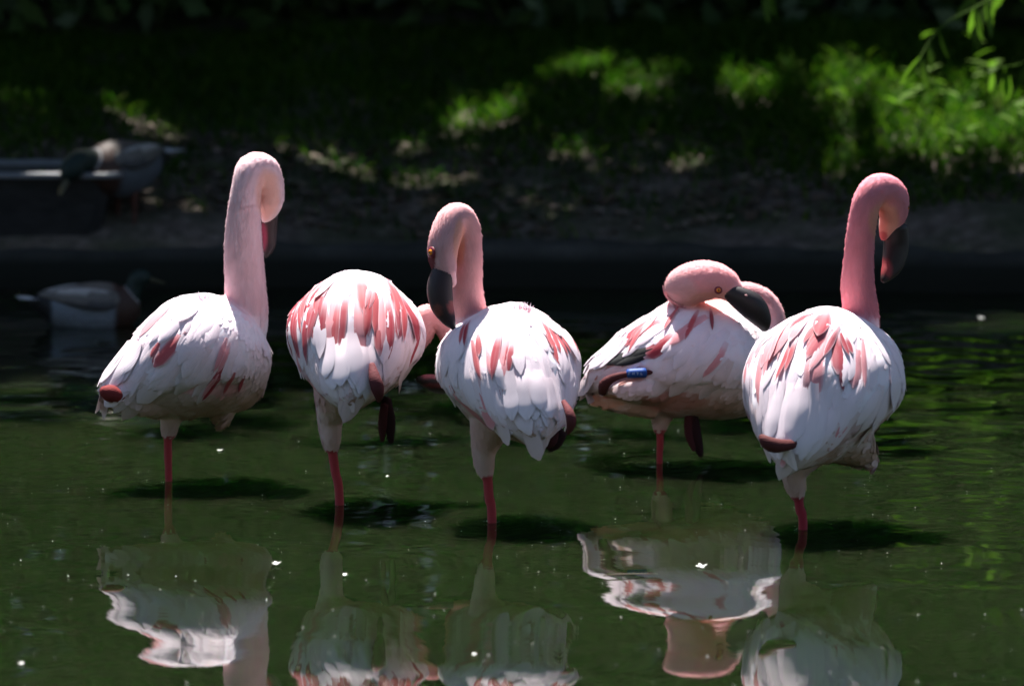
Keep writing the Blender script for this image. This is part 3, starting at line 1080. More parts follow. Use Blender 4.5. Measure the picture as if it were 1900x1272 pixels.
               (1630, 352, 0.12, 30), (1652, 364, 0.14, 32), (1657, 395, 0.15, 27), (1646, 424, 0.155, 17), (1638, 445, 0.157, 6)],
         neckcol=((0.78, 0.22, 0.26), (0.79, 0.31, 0.37)), head_t=0.9,
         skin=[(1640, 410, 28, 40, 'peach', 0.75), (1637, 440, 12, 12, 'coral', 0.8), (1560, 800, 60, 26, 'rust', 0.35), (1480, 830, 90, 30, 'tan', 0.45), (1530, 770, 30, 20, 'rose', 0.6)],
         thigh=[(1490, 830, 0, 52), (1474, 876, 0, 27), (1478, 905, 0, 19), (1480, 924, 0, 13)], leg=[(1480, 914, 0, 9), (1485, 950, 0, 9), (1490, 982, 0, 9)],
         legcol=(0.36, 0.035, 0.055),
         lumps=[[(1560, 800, 0.0, 70), (1605, 845, 0.02, 28), (1622, 868, 0.02, 9)]],
         bill=[(1662, 418, 0.155, 22), (1663, 452, 0.165, 24), (1657, 488, 0.16, 21), (1647, 508, 0.15, 14), (1638, 522, 0.14, 5)], billcol=(0.018, 0.012, 0.014),
         billmarks=[(1640, 500, 18, 24, (0.34, 0.05, 0.055))],
         eye=(1683, 384, 0.142, 6, (0.85, -0.5, 0.1)),
         ankle=[(1530, 812, -0.12, 8), (1470, 824, -0.165, 13), (1436, 826, -0.182, 19), (1420, 818, -0.184, 16), (1411, 808, -0.18, 7)], anklecol=(0.10, 0.03, 0.03),
         blobs=[(1390, 670, 20, 50, 'coral', 0.7), (1430, 650, 30, 40, 'pink', 0.6), (1505, 660, 34, 44, 'red', 0.85), (1490, 600, 60, 34, 'coral', 0.6), (1545, 620, 40, 30, 'red', 0.5), (1600, 690, 9, 40, 'deep', 0.9), (1560, 700, 12, 30, 'red', 0.5)],
         tail=dict(n=14, len=0.135), stray=0.10, ruffle=0.22),
]
BIRDS = [make_flamingo(b) for b in FLAMINGOS]

# blue band with pale letters on the side-on flamingo
b4 = BIRDS[3][1]
bp = [b4['PX']((1164, 693, -0.104, 8.6)), b4['PX']((1180, 692, -0.103, 9)), b4['PX']((1198, 691, -0.101, 9))]
v, f = tube(catmull(bp, 6), 20)
band = link('leg_band', mesh_from('leg_band', v - b4['base_np'], f, mats=M_band), BIRDS[3][0])
lv, lf = [], []
for k, strokes in enumerate([[(0, 0, 2, 8), (0, 6, 5, 8)], [(0, 0, 2, 8), (4, 0, 6, 8)], [(2, 0, 4, 8), (0, 6, 6, 8)], [(0, 0, 2, 8), (0, 0, 5, 2)]]):
    for (x0, y0, x1, y1) in strokes:
        o = len(lv)
        for (x, y) in ((x0, y0), (x1, y0), (x1, y1), (x0, y1)):
            lv.append(tuple(P(1166 + k * 7.5 + x * 0.7, 695 - y * 0.6, b4['yb'] - 0.1135) - b4['base']))
        lf.append((o, o + 1, o + 2, o + 3))
link('lettering', mesh_from('lettering', lv, lf, mats=M_letter, smooth=False), band)

# ------------------------------------------------------------------ water sheet
for B, (root, info) in zip(FLAMINGOS, BIRDS):
    RINGS.append((info['base'].x, info['base'].y, 0.05, 0.07, 0.07))
wx = axis(-10.6, 10.6, -1.25, 1.25, 0.011, 0.5)
wy = axis(-11.2, 3.6, -1.95, 3.3, 0.014, 0.5)
wy = wy[wy < 3.7]
link('pond_water', grid_mesh('pond_water', wx, wy, water_h, M_water), kind='structure')

# ------------------------------------------------------------------ kerb
kx = np.arange(-10, 10.01, 0.05)
prof = [(-0.02, -0.3), (-0.012, 0.02), (0.0, 0.055), (0.02, 0.082), (0.05, 0.096), (0.10, 0.10), (0.16, 0.094), (0.20, 0.07), (0.21, -0.1)]
V, F = [], []
for i, x in enumerate(kx):
    y0 = float(kerb_y(x))
    for (a, h) in prof:
        q = (x, y0 + a, h)
        e = nz(q, 2.2, 8.0) * 0.022 + nz(q, 6, 2.0) * 0.014 + nz(q, 17, 5.0) * 0.008
        V.append((x, y0 + a + e, h + (e if h > -0.05 else 0)))
m = len(prof)
for i in range(len(kx) - 1):
    for j in range(m - 1):
        F.append((i * m + j, (i + 1) * m + j, (i + 1) * m + j + 1, i * m + j + 1))
link('pond_kerb', mesh_from('pond_kerb', V, F, mats=M_conc), kind='structure')


# ------------------------------------------------------------------ bank: ground point seen at a photo pixel
def on_bank(px, py):
    d = ray(px, py)
    o = Vector((0, CAM_Y, CAM_Z))
    lo, hi = 12.0, 22.0
    for _ in range(40):
        mid = (lo + hi) / 2
        p = o + d * mid
        if p.z > float(ground_h(np.array(p.x), np.array(p.y))):
            lo = mid
        else:
            hi = mid
    return o + d * lo


def blades(name, mat, spots, segs=3):
    """spots: list of (base Vector, height, width, lean Vector)"""
    V, F = [], []
    for (b, h, w, lean) in spots:
        a = random.uniform(0, math.pi)
        s = Vector((math.cos(a), math.sin(a), 0)) * (w / 2)
        o = len(V)
        for i in range(segs):
            t = i / segs
            c = b + Vector((0, 0, h * t * (1 - 0.25 * t))) + lean * (h * t * t)
            k = 1 - 0.5 * t
            V += [tuple(c - s * k), tuple(c + s * k)]
        V.append(tuple(b + Vector((0, 0, h * 0.75)) + lean * h))
        for i in range(segs - 1):
            F.append((o + 2 * i, o + 2 * i + 1, o + 2 * i + 3, o + 2 * i + 2))
        e = o + 2 * (segs - 1)
        F.append((e, e + 1, e + 2))
    return mesh_from(name, V, F, mats=mat, smooth=False)


def gz(x, y):
    return float(rough_ground(np.array([x]), np.array([y]))[0])


gs = random.Random(21)
spots = []
NB = 60000
xs_ = rng.uniform(-2.0, 2.0, NB)
ys_ = rng.uniform(3.6, 5.6, NB)
zs_ = rough_ground(xs_, ys_)
pxs = proj_np(np.stack([xs_, ys_, zs_], 1))
for x, y, z, (u, vv) in zip(xs_, ys_, zs_, pxs):
    if u < -120 or u > 2020:
        continue
    # grass is dense up the bank and at the right, thin on the trodden dirt by the kerb
    edge = 262 - 30 * math.sin(u / 260.0) + (110 if u > 1420 else 0) * min(1, max(0, (u - 1420) / 200))
    dens = 1 / (1 + math.exp((vv - edge) / 28.0))
    dens = max(dens, 0.05 + 0.5 * max(0, nz((x, y, 0), 2.6, 4) ))
    if gs.random() > dens:
        continue
    h = gs.uniform(0.03, 0.075) * (1.5 if u > 1350 and vv < 330 else 1)
    spots.append((Vector((x, y, z - 0.004)), h, gs.uniform(0.004, 0.009), Vector((gs.gauss(0, 0.5), gs.gauss(0, 0.5), 0))))
link('grass', blades('grass', M_grass, spots), kind='stuff', label='short green grass covering the upper shaded bank', category='grass')

# dead leaves and clods on the trodden dirt
V, F = [], []
for k in range(3600):
    x, y = gs.uniform(-1.9, 1.9), gs.uniform(3.62, 4.5)
    z = gz(x, y)
    a, s = gs.uniform(0, 6.28), gs.uniform(0.008, 0.026)
    c, sn = math.cos(a) * s, math.sin(a) * s
    t = gs.uniform(-0.4, 0.4)
    o = len(V)
    up = 0.004 + gs.uniform(0, 0.012)
    V += [(x - c, y - sn, z + up), (x + sn * 0.5, y - c * 0.5, z + up + t * s), (x + c, y + sn, z + up + 0.3 * s), (x - sn * 0.5, y + c * 0.5, z + up - t * s * 0.4)]
    F.append((o, o + 1, o + 2, o + 3))
link('leaf_litter', mesh_from('leaf_litter', V, F, mats=M_litter, smooth=False), kind='stuff', label='dead leaves and crumbs strewn over the bare bank', category='litter')


# ------------------------------------------------------------------ weeds in the sunlit corner
def leaf_verts(base, d, n, ln, wd, droop=0.2):
    s = d.cross(n).normalized()
    out = []
    for t, w in ((0, 0.12), (0.3, 0.8), (0.6, 1.0), (0.85, 0.55)):
        c = base + d * (ln * t) - n * (droop * ln * t * t)
        out += [c - s * (w * wd / 2), c + s * (w * wd / 2)]
    out.append(base + d * ln - n * (droop * ln))
    return out, [(0, 1, 3, 2), (2, 3, 5, 4), (4, 5, 7, 6), (6, 7, 8)]


WEEDS = [(1700, 225, 0.24, 'tallest weed standing over the sunlit grass corner'), (1800, 215, 0.22, 'upright weed second from the right frame edge'), (1655, 255, 0.10, 'leafy weed beside the pale stones on the sunlit bank'), (1745, 245, 0.13, 'second leafy weed from the right edge on the sunlit bank'),
         (1830, 235, 0.17, 'tall leafy weed rising at the right edge of the bank'), (1880, 300, 0.15, 'low leafy weed cut by the right edge, above the water'),
         (1560, 240, 0.09, 'small leafy weed above the rightmost flamingo head'), (1780, 310, 0.10, 'spreading weed lowest on the sunlit bank corner')]
ws = random.Random(4)
for (u, vv, h, lab) in WEEDS:
    b = on_bank(u, vv)
    root = empty('weed_plant', b, label=lab, category='weed', group='leafy weeds in the sunlit corner')
    sv, sf = tube(catmull([(0, 0, -0.01, 0.003), (0.006, 0.004, h * 0.5, 0.0025), (0.012, 0, h, 0.0012)], 8), 6)
    link('stem', mesh_from('stem', sv, sf, mats=M_grass), root)
    for k in range(13):
        t = ws.uniform(0.05, 1.0)
        a = ws.uniform(0, 6.28)
        d = Vector((math.cos(a), math.sin(a), ws.uniform(0.1, 0.9))).normalized()
        n = (Vector((0, 0, 1)) - d * d.z).normalized()
        lvv, lff = leaf_verts(Vector((0.012 * t, 0, h * t)), d, n, ws.uniform(0.045, 0.085), ws.uniform(0.016, 0.030), 0.35)
        link('leaf', mesh_from('leaf', lvv, lff, mats=M_willow), root)

# ------------------------------------------------------------------ trees that shade the bank; near-shore ones unseen, added to cut sky light
TREES = [(-3.6, 8.6, 'willow crown over the left end of the dark bank'), (0.9, 9.6, 'willow standing behind the middle of the dark bank'),
         (4.6, 8.0, 'willow at right whose lit twig hangs into the picture'), (-8.2, 7.2, 'willow far out on the left shore'), (9.0, 7.4, 'willow far out on the right shore'),
         (-6.0, -15.5, 'unseen willow added on the near shore to cut sky light, left of the viewpoint'), (0.5, -16.5, 'unseen willow added on the near shore to cut sky light, behind the viewpoint'), (7.0, -15.5, 'unseen willow added on the near shore to cut sky light, right of the viewpoint')]
troots = []
for (x, y, lab) in TREES:
    g = gz(x, y)
    root = empty('willow_tree', (x, y, g), label=lab, category='tree', group='willows shading the far bank')
    tp = catmull([(0, 0, -0.2, 0.30), (0.05, 0, 0.8, 0.22), (-0.05, 0.05, 2.2, 0.18), (0.1, -0.05, 4.0, 0.12), (0.0, 0, 6.0, 0.05)], 20)
    tv, tf = tube(tp, 14)
    parts = [(tv, tf)]
    for k in range(7):
        a = k * 0.9 + x
        z0 = 1.9 + 0.4 * k
        lp = catmull([(0, 0, z0, 0.08), (math.cos(a) * 0.9, math.sin(a) * 0.9, z0 + 0.7, 0.05), (math.cos(a) * 2.0, math.sin(a) * 2.0, z0 + 0.9, 0.03), (math.cos(a) * 2.9, math.sin(a) * 2.9, z0 + 0.5, 0.012)], 12)
        parts.append(tube(lp, 8))
    v, f = merge(parts)
    link('trunk', mesh_from('trunk', v, f, mats=M_bark), root)
    troots.append((root, Vector((x, y, g))))

# sun flecks on the bank: photo pixel, half sizes in px, chance that a leaf there is missing
GAPS = [(1080, 142, 55, 16, 1), (900, 205, 70, 13, 0.95), (800, 165, 40, 11, 0.9), (960, 190, 50, 11, 0.85), (690, 165, 60, 14, 0.7), (1200, 195, 70, 18, 0.8), (1010, 175, 330, 30, 0.50), (1350, 180, 200, 30, 0.52),
        (1420, 190, 55, 18, 0.92), (1480, 215, 60, 18, 0.85), (1610, 240, 100, 34, 0.86), (1755, 275, 100, 42, 1), (1850, 240, 80, 45, 1), (1560, 200, 60, 16, 0.9), (1890, 300, 60, 40, 0.95), (1680, 215, 100, 22, 0.9), (1640, 320, 70, 24, 0.8),
        (310, 432, 40, 6, 0.55), (545, 432, 40, 6, 0.6), (310, 280, 24, 12, 0.6), (585, 250, 50, 12, 0.5), (1250, 300, 80, 14, 0.5), (1090, 295, 90, 16, 0.5), (1090, 390, 80, 10, 0.5), (740, 295, 90, 14, 0.45),
        (960, 300, 380, 50, 0.42), (420, 220, 260, 50, 0.60), (150, 205, 200, 40, 0.58), (1300, 480, 150, 8, 0.4)]
gap_xy = []
for (u, vv, rx, ry, pr) in GAPS:
    c = on_bank(u, vv)
    ex = (on_bank(u + rx, vv) - c).length
    ey = (on_bank(u, vv - ry) - on_bank(u, vv + ry)).length / 2
    gap_xy.append((c.x, c.y, c.z, ex, ey, pr))
for (u, vv, Y, ex, ey) in [(10, 332, 3.46, 0.32, 0.04), (170, 325, 3.50, 0.08, 0.05), (235, 265, 3.85, 0.05, 0.02), (1770, 40, 2.92, 0.16, 0.08), (1720, 100, 2.84, 0.08, 0.08), (1860, 125, 3.05, 0.12, 0.06)]:
    c = P(u, vv, Y)
    gap_xy.append((c.x, c.y, c.z, ex, ey, 1.0))


def shaded(pts):
    """False where a leaf would close one of the gaps the sun falls through"""
    k = np.ones(len(pts), bool)
    S_ = np.array(SUN)
    for (cx, cy, cz, ex, ey, pr) in gap_xy:
        h = (pts[:, 2] - cz) / S_[2]
        ax, ay = pts[:, 0] - S_[0] * h, pts[:, 1] - S_[1] * h
        ins = ((ax - cx) / (ex + 0.05)) ** 2 + ((ay - cy) / (ey + 0.06)) ** 2 < 1
        mott = np.sin(ax * 31 + 2 * np.sin(ay * 17)) * np.sin(ay * 23 + 1.7 * np.sin(ax * 13 + 1)) * 0.5 + 0.5
        k &= ~(ins & ((mott < 0.92) | (pr < 0.75)) & (rng.random(len(pts)) < pr))
    return k


NL = 120000
lx = rng.uniform(-11, 11, NL)
lz = rng.uniform(2.7, 7.6, NL)
ly = rng.uniform(2.4, 12.0, NL)
# underside of the crowns sweeps lower at the back, the front edge leans away from the pond
S = np.array(SUN)
shx, shy = lx - S[0] / S[2] * lz, ly - S[1] / S[2] * lz
lump = 0.5 + 0.5 * np.sin(shx * 2.3 + 1.0) * np.sin(shy * 2.9 + shx) * 0.8
keep = rng.random(NL) < sstep(0.50, 3.3, shy + 0.5 * (lump - 0.5))
keep &= shaded(np.stack([lx, ly, lz], 1))
lx, ly, lz = lx[keep], ly[keep], lz[keep]


def leaf_cloud(pos, size, mat, name, flat=0.5):
    n = len(pos)
    nrm = rng.normal(0, 1, (n, 3))
    nrm[:, 2] += np.sign(nrm[:, 2]) * flat
    nrm /= np.linalg.norm(nrm, axis=1)[:, None]
    d = rng.normal(0, 1, (n, 3))
    d[:, 2] -= 0.6
    d -= nrm * (d * nrm).sum(1)[:, None]
    d /= np.linalg.norm(d, axis=1)[:, None]
    s = np.cross(nrm, d)
    ln = (rng.uniform(0.7, 1.3, n) * size)[:, None]
    w = ln * rng.uniform(0.35, 0.6, n)[:, None] * 0.5
    V = np.stack([pos - d * ln * 0.5, pos + s * w - nrm * ln * 0.08, pos + d * ln * 0.5, pos - s * w - nrm * ln * 0.08], 1).reshape(-1, 3)
    i = np.arange(n) * 4
    F = np.stack([i, i + 1, i + 2, i + 3], 1)
    me = bpy.data.meshes.new(name)
    me.vertices.add(len(V))
    me.vertices.foreach_set('co', V.astype(np.float32).ravel())
    me.loops.add(n * 4)
    me.loops.foreach_set('vertex_index', F.astype(np.int32).ravel())
    me.polygons.add(n)
    me.polygons.foreach_set('loop_start', i.astype(np.int32))
    me.polygons.foreach_set('loop_total', np.full(n, 4, dtype=np.int32))
    me.update(calc_edges=True)
    me.materials.append(mat)
    return me


near_n = 46000
npos = np.stack([rng.uniform(-13, 13, near_n), rng.uniform(-19, -12.2, near_n), rng.uniform(0.8, 10.5, near_n)], 1)  # leaves of the added near-shore trees, there only to cut sky light
pos = np.vstack([np.stack([lx, ly, lz], 1), npos])
own = np.argmin(np.stack([np.abs(pos[:, 0] - t[1].x) + np.abs(pos[:, 1] - t[1].y) for t in troots], 1), 1)
for k, (root, c) in enumerate(troots):
    link('crown', leaf_cloud(pos[own == k] - np.array(c), 0.26, M_leaf, 'crown'), root)

# dark shrubs closing the view under the willows; back row added against sky glints
SHRUBS = [(-2.5, 6.1, 'dark shrub at the left end behind the grass'), (-1.35, 5.95, 'dark shrub behind the standing mallard'), (-0.2, 6.0, 'dark shrub behind the middle of the grass'),
          (0.9, 6.05, 'dark shrub behind the brightest grass patch'), (2.0, 5.95, 'dark shrub at the right end under the lit twig'), (-4.2, 6.2, 'dark shrub beyond the left edge'), (3.6, 6.2, 'dark shrub beyond the right edge'),
          (-6.2, 7.2, 'farthest left dark shrub along the shore'), (5.8, 7.2, 'farthest right dark shrub along the shore'),
          (-3.2, 8.4, 'tall dark shrub added in the back row to close sky gaps, left end'), (-1.6, 8.3, 'tall dark shrub added in the back row to close sky gaps, left of the middle'), (0.0, 8.4, 'tall dark shrub added in the back row to close sky gaps, in the middle'), (1.6, 8.3, 'tall dark shrub added in the back row to close sky gaps, right of the middle'), (3.2, 8.4, 'tall dark shrub added in the back row to close sky gaps, right end')]
for (x, y, lab) in SHRUBS:
    g = gz(x, y)
    root = empty('shrub', (x, y, g), label=lab, category='shrub', group='dark shrubs under the willows')
    n = 11000
    a = rng.uniform(0, 6.283, n)
    rr = np.sqrt(rng.uniform(0, 1, n)) * 1.05
    h = rng.uniform(0.0, 4.2 if y > 8 else 3.2, n)
    k = 0.95 + 0.15 * np.sin(h * 2.1 + x)
    p = np.stack([np.cos(a) * rr * k, np.sin(a) * rr * k * 0.65, h], 1)
    p = p[shaded(p + np.array((x, y, g)))]
    link('foliage', leaf_cloud(p, 0.105, M_leaf, 'foliage', 0.0), root)
    parts = []
    for q in range(5):
        an = q * 1.3 + x
        parts.append(tube(catmull([(0, 0, -0.1, 0.03), (math.cos(an) * 0.25, math.sin(an) * 0.2, 1.0, 0.02), (math.cos(an) * 0.5, math.sin(an) * 0.4, 2.3, 0.008)], 8), 7))
    v, f = merge(parts)
    link('stem', mesh_from('stem', v, f, mats=M_bark), root)


# ------------------------------------------------------------------ willow twigs hanging into the top right corner
def twig(root, rootpos, pts, leaves, name='hanging_twig', seed=1, size=(0.06, 0.11)):
    r = random.Random(seed)
    w = [P(u, vv, Y) for (u, vv, Y) in pts]
    path = catmull([(*(p - rootpos), 0.0022) for p in w], 24)
    v, f = tube(path, 6)
    tw = link(name, mesh_from(name, v, f, mats=M_willow), root)
    for k in range(leaves):
        i = int(r.uniform(0.12, 1.0) * 23)
        b = Vector(path[i, :3])
        a = r.uniform(0, 6.28)
        d = Vector((math.cos(a) * 0.45 - 0.2, math.sin(a) * 0.45, -1)).normalized()
        n = Vector((r.gauss(0, 0.6), -1, r.gauss(0, 0.4)))
        n = (n - d * n.dot(d)).normalized()
        ln = r.uniform(*size)
        lvv, lff = leaf_verts(b, d, n, ln, ln * 0.24, 0.1)
        link('leaf', mesh_from('leaf', lvv, lff, mats=M_willow), tw)
    return tw


tr3, tp3 = troots[2]
twig(tr3, tp3, [(1990, -260, 3.6), (1900, -60, 3.2), (1830, 2, 3.0), (1760, 40, 2.9), (1722, 80, 2.85), (1698, 130, 2.8)], 22, seed=3)
twig(tr3, tp3, [(2010, -160, 3.4), (1950, 60, 3.2), (1900, 115, 3.1), (1850, 128, 3.0), (1830, 150, 3.0)], 16, seed=8)
twig(tr3, tp3, [(2000, -300, 3.7), (1860, -80, 3.3), (1805, -10, 3.2), (1800, 40, 3.2)], 10, seed=15)
tr1, tp1 = troots[1]
twig(tr1, tp1, [(1470, -260, 3.9), (1440, -90, 3.7), (1415, -8, 3.6)], 8, seed=5)

# ------------------------------------------------------------------ black trough on the kerb
X0, X1 = -1.62, P(182, 425, 3.50).x
Yf, depth_, ht = 3.50, 0.26, 0.165
zb = 0.103
root = empty('trough', (X1, Yf, zb), label='black plastic feeding trough with shiny rim at the left edge', category='trough')


def box_loft(levels):
    """levels: (x0,x1,y0,y1,z) rings joined bottom to top"""
    V, F = [], []
    for (x0, x1, y0, y1, z) in levels:
        c = 0.03
        V += [(x0 + c, y0, z), (x1 - c, y0, z), (x1, y0 + c, z), (x1, y1 - c, z), (x1 - c, y1, z), (x0 + c, y1, z), (x0, y1 - c, z), (x0, y0 + c, z)]
    for i in range(len(levels) - 1):
        for j in range(8):
            j2 = (j + 1) % 8
            F.append((i * 8 + j, i * 8 + j2, (i + 1) * 8 + j2, (i + 1) * 8 + j))
    return V, F


ln_ = X1 - X0
V, F = box_loft([(-ln_ + 0.01, -0.012, 0.012, depth_ - 0.012, 0.012), (-ln_ - 0.018, 0.023, -0.018, depth_ + 0.018, ht + 0.002), (-ln_ - 0.03, 0.035, -0.03, depth_ + 0.03, ht + 0.002), (-ln_, 0.0, 0, depth_, 0)])
F = [tuple(reversed(q)) for q in F]
F.append(tuple(range(8)))
F.append(tuple(reversed(range(24, 32))))
link('shell', mesh_from('shell', V, F, mats=M_tub, smooth=False), root)
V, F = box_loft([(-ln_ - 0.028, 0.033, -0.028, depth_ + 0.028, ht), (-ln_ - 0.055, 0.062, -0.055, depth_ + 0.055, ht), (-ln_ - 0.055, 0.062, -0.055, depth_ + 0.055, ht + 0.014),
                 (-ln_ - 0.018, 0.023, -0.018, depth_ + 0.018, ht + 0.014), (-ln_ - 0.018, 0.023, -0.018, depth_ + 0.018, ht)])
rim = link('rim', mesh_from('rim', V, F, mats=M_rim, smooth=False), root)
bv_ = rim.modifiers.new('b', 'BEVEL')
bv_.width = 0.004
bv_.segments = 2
V, F = box_loft([(-ln_ - 0.012, 0.017, -0.012, depth_ + 0.012, ht * 0.8)])
link('trough_water', mesh_from('trough_water', V, [tuple(range(8))], mats=M_tubwater, smooth=False), root)


# ------------------------------------------------------------------ mallards
def plain(name, c, rough=0.6, spec=0.3):
    N = NT(name)
    n = N.noise(60, 3, 0.6, N.coords('Object', (1, 1, 2)))
    return N.finish(N.principled(N.mix(0.45, N.mix(1.0, col_attr(N), c, 'MULTIPLY'), N.ramp(n, [(0.35, (0.4, 0.4, 0.4)), (0.65, (1, 1, 1))]), 'MULTIPLY'), rough, spec, bump=n, bump_s=0.3, bump_d=0.003))


M_duck = plain('mallard_plumage', (1, 1, 1))


def mallard(loc, yaw, label, neck, swimming, scale=1.0):
    """facing +x before yaw; neck = list of x,z,r"""
    root = empty('mallard_duck', loc, label=label, category='duck', group='mallard drakes by the far bank')
    root.rotation_euler = (0, 0, yaw)
    root.scale = (scale,) * 3
    z0 = 0.005 if swimming else 0.15
    bp = catmull([(-0.185, 0, z0 + 0.075, 0.012), (-0.15, 0, z0 + 0.07, 0.035), (-0.09, 0, z0 + 0.055, 0.066), (0, 0, z0 + 0.045, 0.088), (0.08, 0, z0 + 0.05, 0.080), (0.135, 0, z0 + 0.065, 0.05), (0.15, 0, z0 + 0.07, 0.02)], 30)
    nk = catmull([(x, 0, z, q) for (x, z, q) in neck], 30)
    parts = [tube(bp, 22, sx=np.full(30, 0.86)), tube(nk, 18)]
    V, F = remesh(*merge(parts), 0.005, 3)
    dn = np.linalg.norm(V[:, None] - nk[None, :, :3], axis=2) / nk[None, :, 3]
    k = dn.argmin(1)
    q = dn[np.arange(len(V)), k]
    t = k / 29.0
    z = V[:, 2] - z0
    c = np.tile(np.array((0.17, 0.20, 0.24) if swimming else (0.08, 0.09, 0.11)), (len(V), 1))
    up = sstep(0.085, 0.105, z)[:, None]
    c = c * (1 - up) + np.array((0.13, 0.11, 0.095)) * up
    rump = sstep(-0.115, -0.135, V[:, 0])[:, None]
    c = c * (1 - rump) + np.array((0.012, 0.012, 0.014)) * rump
    br = sstep(0.055, 0.08, V[:, 0])[:, None]
    c = c * (1 - br) + np.array((0.045, 0.022, 0.016)) * br
    isn = (q < 1.25)
    c[isn & (t > 0.28)] = (0.006, 0.018, 0.014)
    c[isn & (t > 0.22) & (t <= 0.27)] = (0.4, 0.4, 0.4)
    link('body', mesh_from('body', V, F, c, mats=M_duck), root)
    end = nk[-1]
    dirv = (nk[-1, :3] - nk[-4, :3]) / np.linalg.norm(nk[-1, :3] - nk[-4, :3])
    bl = np.array([(*(end[:3] + dirv * s), w) for s, w in ((-0.008, 0.013), (0.012, 0.012), (0.03, 0.012), (0.046, 0.011), (0.054, 0.004))])
    v, f = tube(bl, 14, sx=np.array([0.9, 0.6, 0.4, 0.35, 0.3]), ref=(0, 0, 1))
    link('bill', mesh_from('bill', v, f, np.tile((0.06, 0.055, 0.02), (len(v), 1)), mats=M_bill), root)
    for s in (-1, 1):
        h = nk[-6, :3] + np.array((0, s * nk[-6, 3] * 0.85, 0.006))
        v, f = tube([(*(h + np.array((0, s * a, 0))), b) for a, b in ((-0.003, 0.004), (0, 0.0045), (0.002, 0.003))], 10)
        link('eye', mesh_from('eye', v, f, mats=M_pupil), root)
        # folded wing: a shell of grey-brown with pale edge
        wp = catmull([(0.08, s * 0.055, z0 + 0.085, 0.02), (0.03, s * 0.074, z0 + 0.082, 0.034), (-0.05, s * 0.062, z0 + 0.092, 0.032), (-0.12, s * 0.035, z0 + 0.098, 0.016), (-0.16, s * 0.015, z0 + 0.098, 0.004)], 20)
        v, f = tube(wp, 12, sx=np.full(20, 0.35), ref=(0, s, 0.3))
        wc = np.tile((0.12, 0.11, 0.10), (len(v), 1))
        wc[v[:, 2] < z0 + 0.075] = (0.05, 0.05, 0.055)
        wc[v[:, 2] > z0 + 0.108] = (0.36, 0.34, 0.32)
        link('wing', mesh_from('wing', v, f, wc, mats=M_duck), root)
    for i in range(6):
        f_ = (i - 2.5) / 2.5
        d = Vector((-1, f_ * 0.35, 0.14)).normalized()
        lvv, lff = leaf_verts(Vector((-0.15, f_ * 0.02, z0 + 0.082)), d, Vector((0, 0, 1)), 0.085, 0.020, 0.05)
        link('tail_feather', mesh_from('tail_feather', [tuple(a) for a in lvv], lff, np.tile((0.62, 0.60, 0.58), (9, 1)), mats=M_duck), root)
    if not swimming:
        for s in (-1, 1):
            v, f = tube(catmull([(-0.01, s * 0.035, z0 + 0.0, 0.018), (-0.015, s * 0.036, 0.06, 0.006), (-0.008, s * 0.037, 0.008, 0.006)], 8), 10)
            lg = link('leg', mesh_from('leg', v, f, np.tile((0.10, 0.045, 0.035), (len(v), 1)), mats=M_leg), root)
            ft = [(-0.012, s * 0.037, 0.008), (0.045, s * 0.037 - 0.022, 0.003), (0.055, s * 0.037, 0.005), (0.045, s * 0.037 + 0.022, 0.003), (-0.012, s * 0.037, 0.0), (0.045, s * 0.037 - 0.022, -0.003), (0.055, s * 0.037, -0.003), (0.045, s * 0.037 + 0.022, -0.003)]
            link('foot', mesh_from('foot', ft, [(0, 1, 2), (0, 2, 3), (4, 6, 5), (4, 7, 6), (0, 4, 5, 1), (1, 5, 6, 2), (2, 6, 7, 3), (3, 7, 4, 0)], np.tile((0.10, 0.045, 0.035), (8, 1)), mats=M_leg, smooth=False), lg)
    return root


g = on_z(168, 604)
mallard((g.x, g.y, 0.0), rad(12), 'swimming mallard drake near the far kerb', [(0.09, 0.07, 0.045), (0.125, 0.095, 0.032), (0.14, 0.12, 0.028), (0.15, 0.14, 0.030), (0.167, 0.146, 0.028), (0.183, 0.142, 0.018)], True, 0.76)
g = on_bank(228, 432)
mallard((g.x, g.y, g.z), rad(228), 'standing mallard drake dipping its dark head over the black trough', [(0.08, 0.20, 0.05), (0.125, 0.225, 0.036), (0.150, 0.232, 0.033), (0.185, 0.226, 0.036), (0.215, 0.20, 0.034), (0.230, 0.178, 0.018)], False, 0.84)

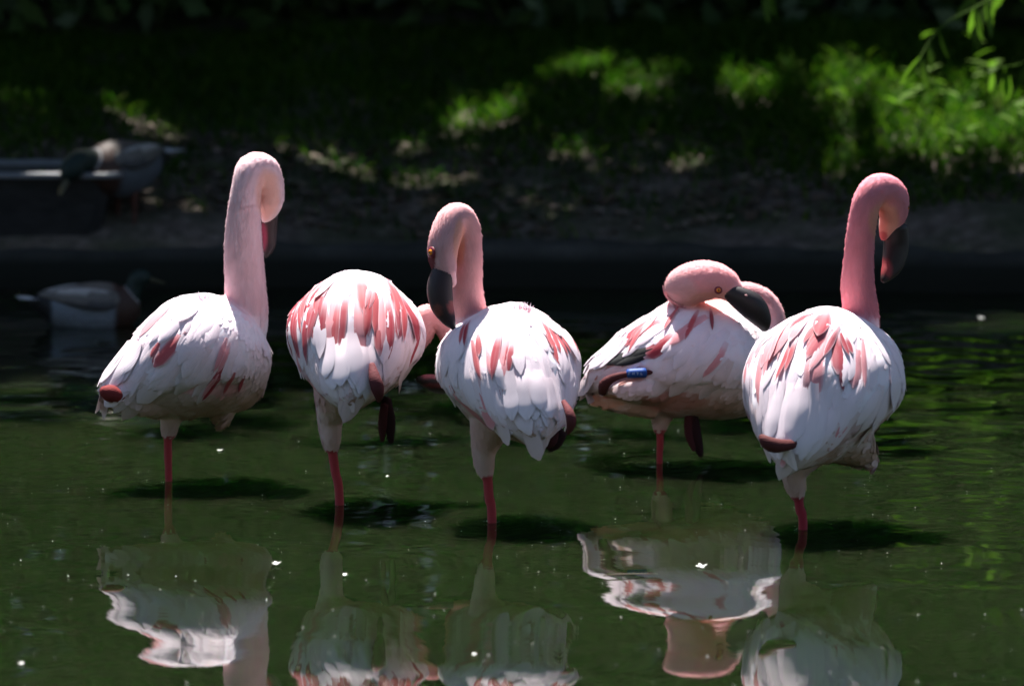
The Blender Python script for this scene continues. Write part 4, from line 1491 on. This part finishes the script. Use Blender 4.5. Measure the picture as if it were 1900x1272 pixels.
# ------------------------------------------------------------------ things floating on the water
V, F = [], []
fs = random.Random(77)
for k in range(340):
    u, vv = fs.uniform(-40, 1940), 620 + 690 * fs.random() ** 0.8
    if k < 20:            # a little scum caught round each leg
        cu, cv = FLAMINGOS[k % 5]['contact']
        u, vv = cu + fs.choice((-1, 1)) * fs.uniform(9, 17), cv + fs.uniform(-3, 2)
    c = on_z(u, vv, 0.0025)
    s = fs.choice([0.0004, 0.0004, 0.0005, 0.0006, 0.0009])
    a = fs.uniform(0, 6.28)
    o = len(V)
    for j in range(5):
        b = a + j * 1.2566
        q = s * fs.uniform(0.6, 1.3)
        V.append((c.x + math.cos(b) * q * 1.3, c.y + math.sin(b) * q * 3, c.z))
    V.append((c.x, c.y, c.z + s * 1.2))
    F += [(o + j, o + (j + 1) % 5, o + 5) for j in range(5)]
link('floating_specks', mesh_from('floating_specks', V, F, mats=M_down, smooth=False), kind='stuff', label='tiny pale specks of down scattered over the green water', category='specks')

DOWN = [(512, 1045, 13, 'white down tuft floating between the two leftmost reflections'), (1302, 1050, 15, 'white down tuft floating over the side-on flamingo reflection'),
        (408, 835, 8, 'white down tuft on water right of the palest flamingo leg'), (40, 1230, 9, 'white down tuft floating in the bottom left corner'),
        (640, 1066, 9, 'white down tuft floating below the red-winged flamingo'), (880, 1213, 8, 'white down tuft low on the middle flamingo reflection'), (1820, 590, 9, 'white down tuft far out near the right kerb'), (718, 883, 6, 'white down tuft just under the dangling dark foot')]
for (u, vv, s, lab) in DOWN:
    c = on_z(u, vv, 0.002)
    w = s * (c.y - CAM_Y) / FPX
    V, F = [], []
    for k in range(16):
        a = fs.uniform(0, 6.28)
        d = Vector((math.cos(a), math.sin(a) * 1.6, fs.uniform(0.02, 0.35)))
        n = Vector((-d.y, d.x, 0)).normalized()
        o = len(V)
        ln = w * fs.uniform(0.5, 1.0)
        V += [tuple(-n * w * 0.08), tuple(n * w * 0.08), tuple(d * ln * 0.6 + n * w * 0.10), tuple(d * ln), tuple(d * ln * 0.6 - n * w * 0.10)]
        F.append((o, o + 1, o + 2, o + 3, o + 4))
    o_ = link('down_feather', mesh_from('down_feather', V, F, mats=M_down, smooth=False), label=lab, category='feather', group='down feathers afloat on the pond')
    o_.location = c
c0, c1 = on_z(1120, 1067, 0.004), on_z(1220, 1064, 0.004)
v, f = tube(catmull([(*(c0 - c0), 0.0012), (*((c1 - c0) * 0.5 + Vector((0, 0.006, 0))), 0.0016), (*(c1 - c0), 0.0009)], 12), 7)
tw = link('floating_twig', mesh_from('floating_twig', v, f, mats=M_litter), label='thin straw coloured twig floating on the side-on flamingo reflection', category='twig')
tw.location = c0
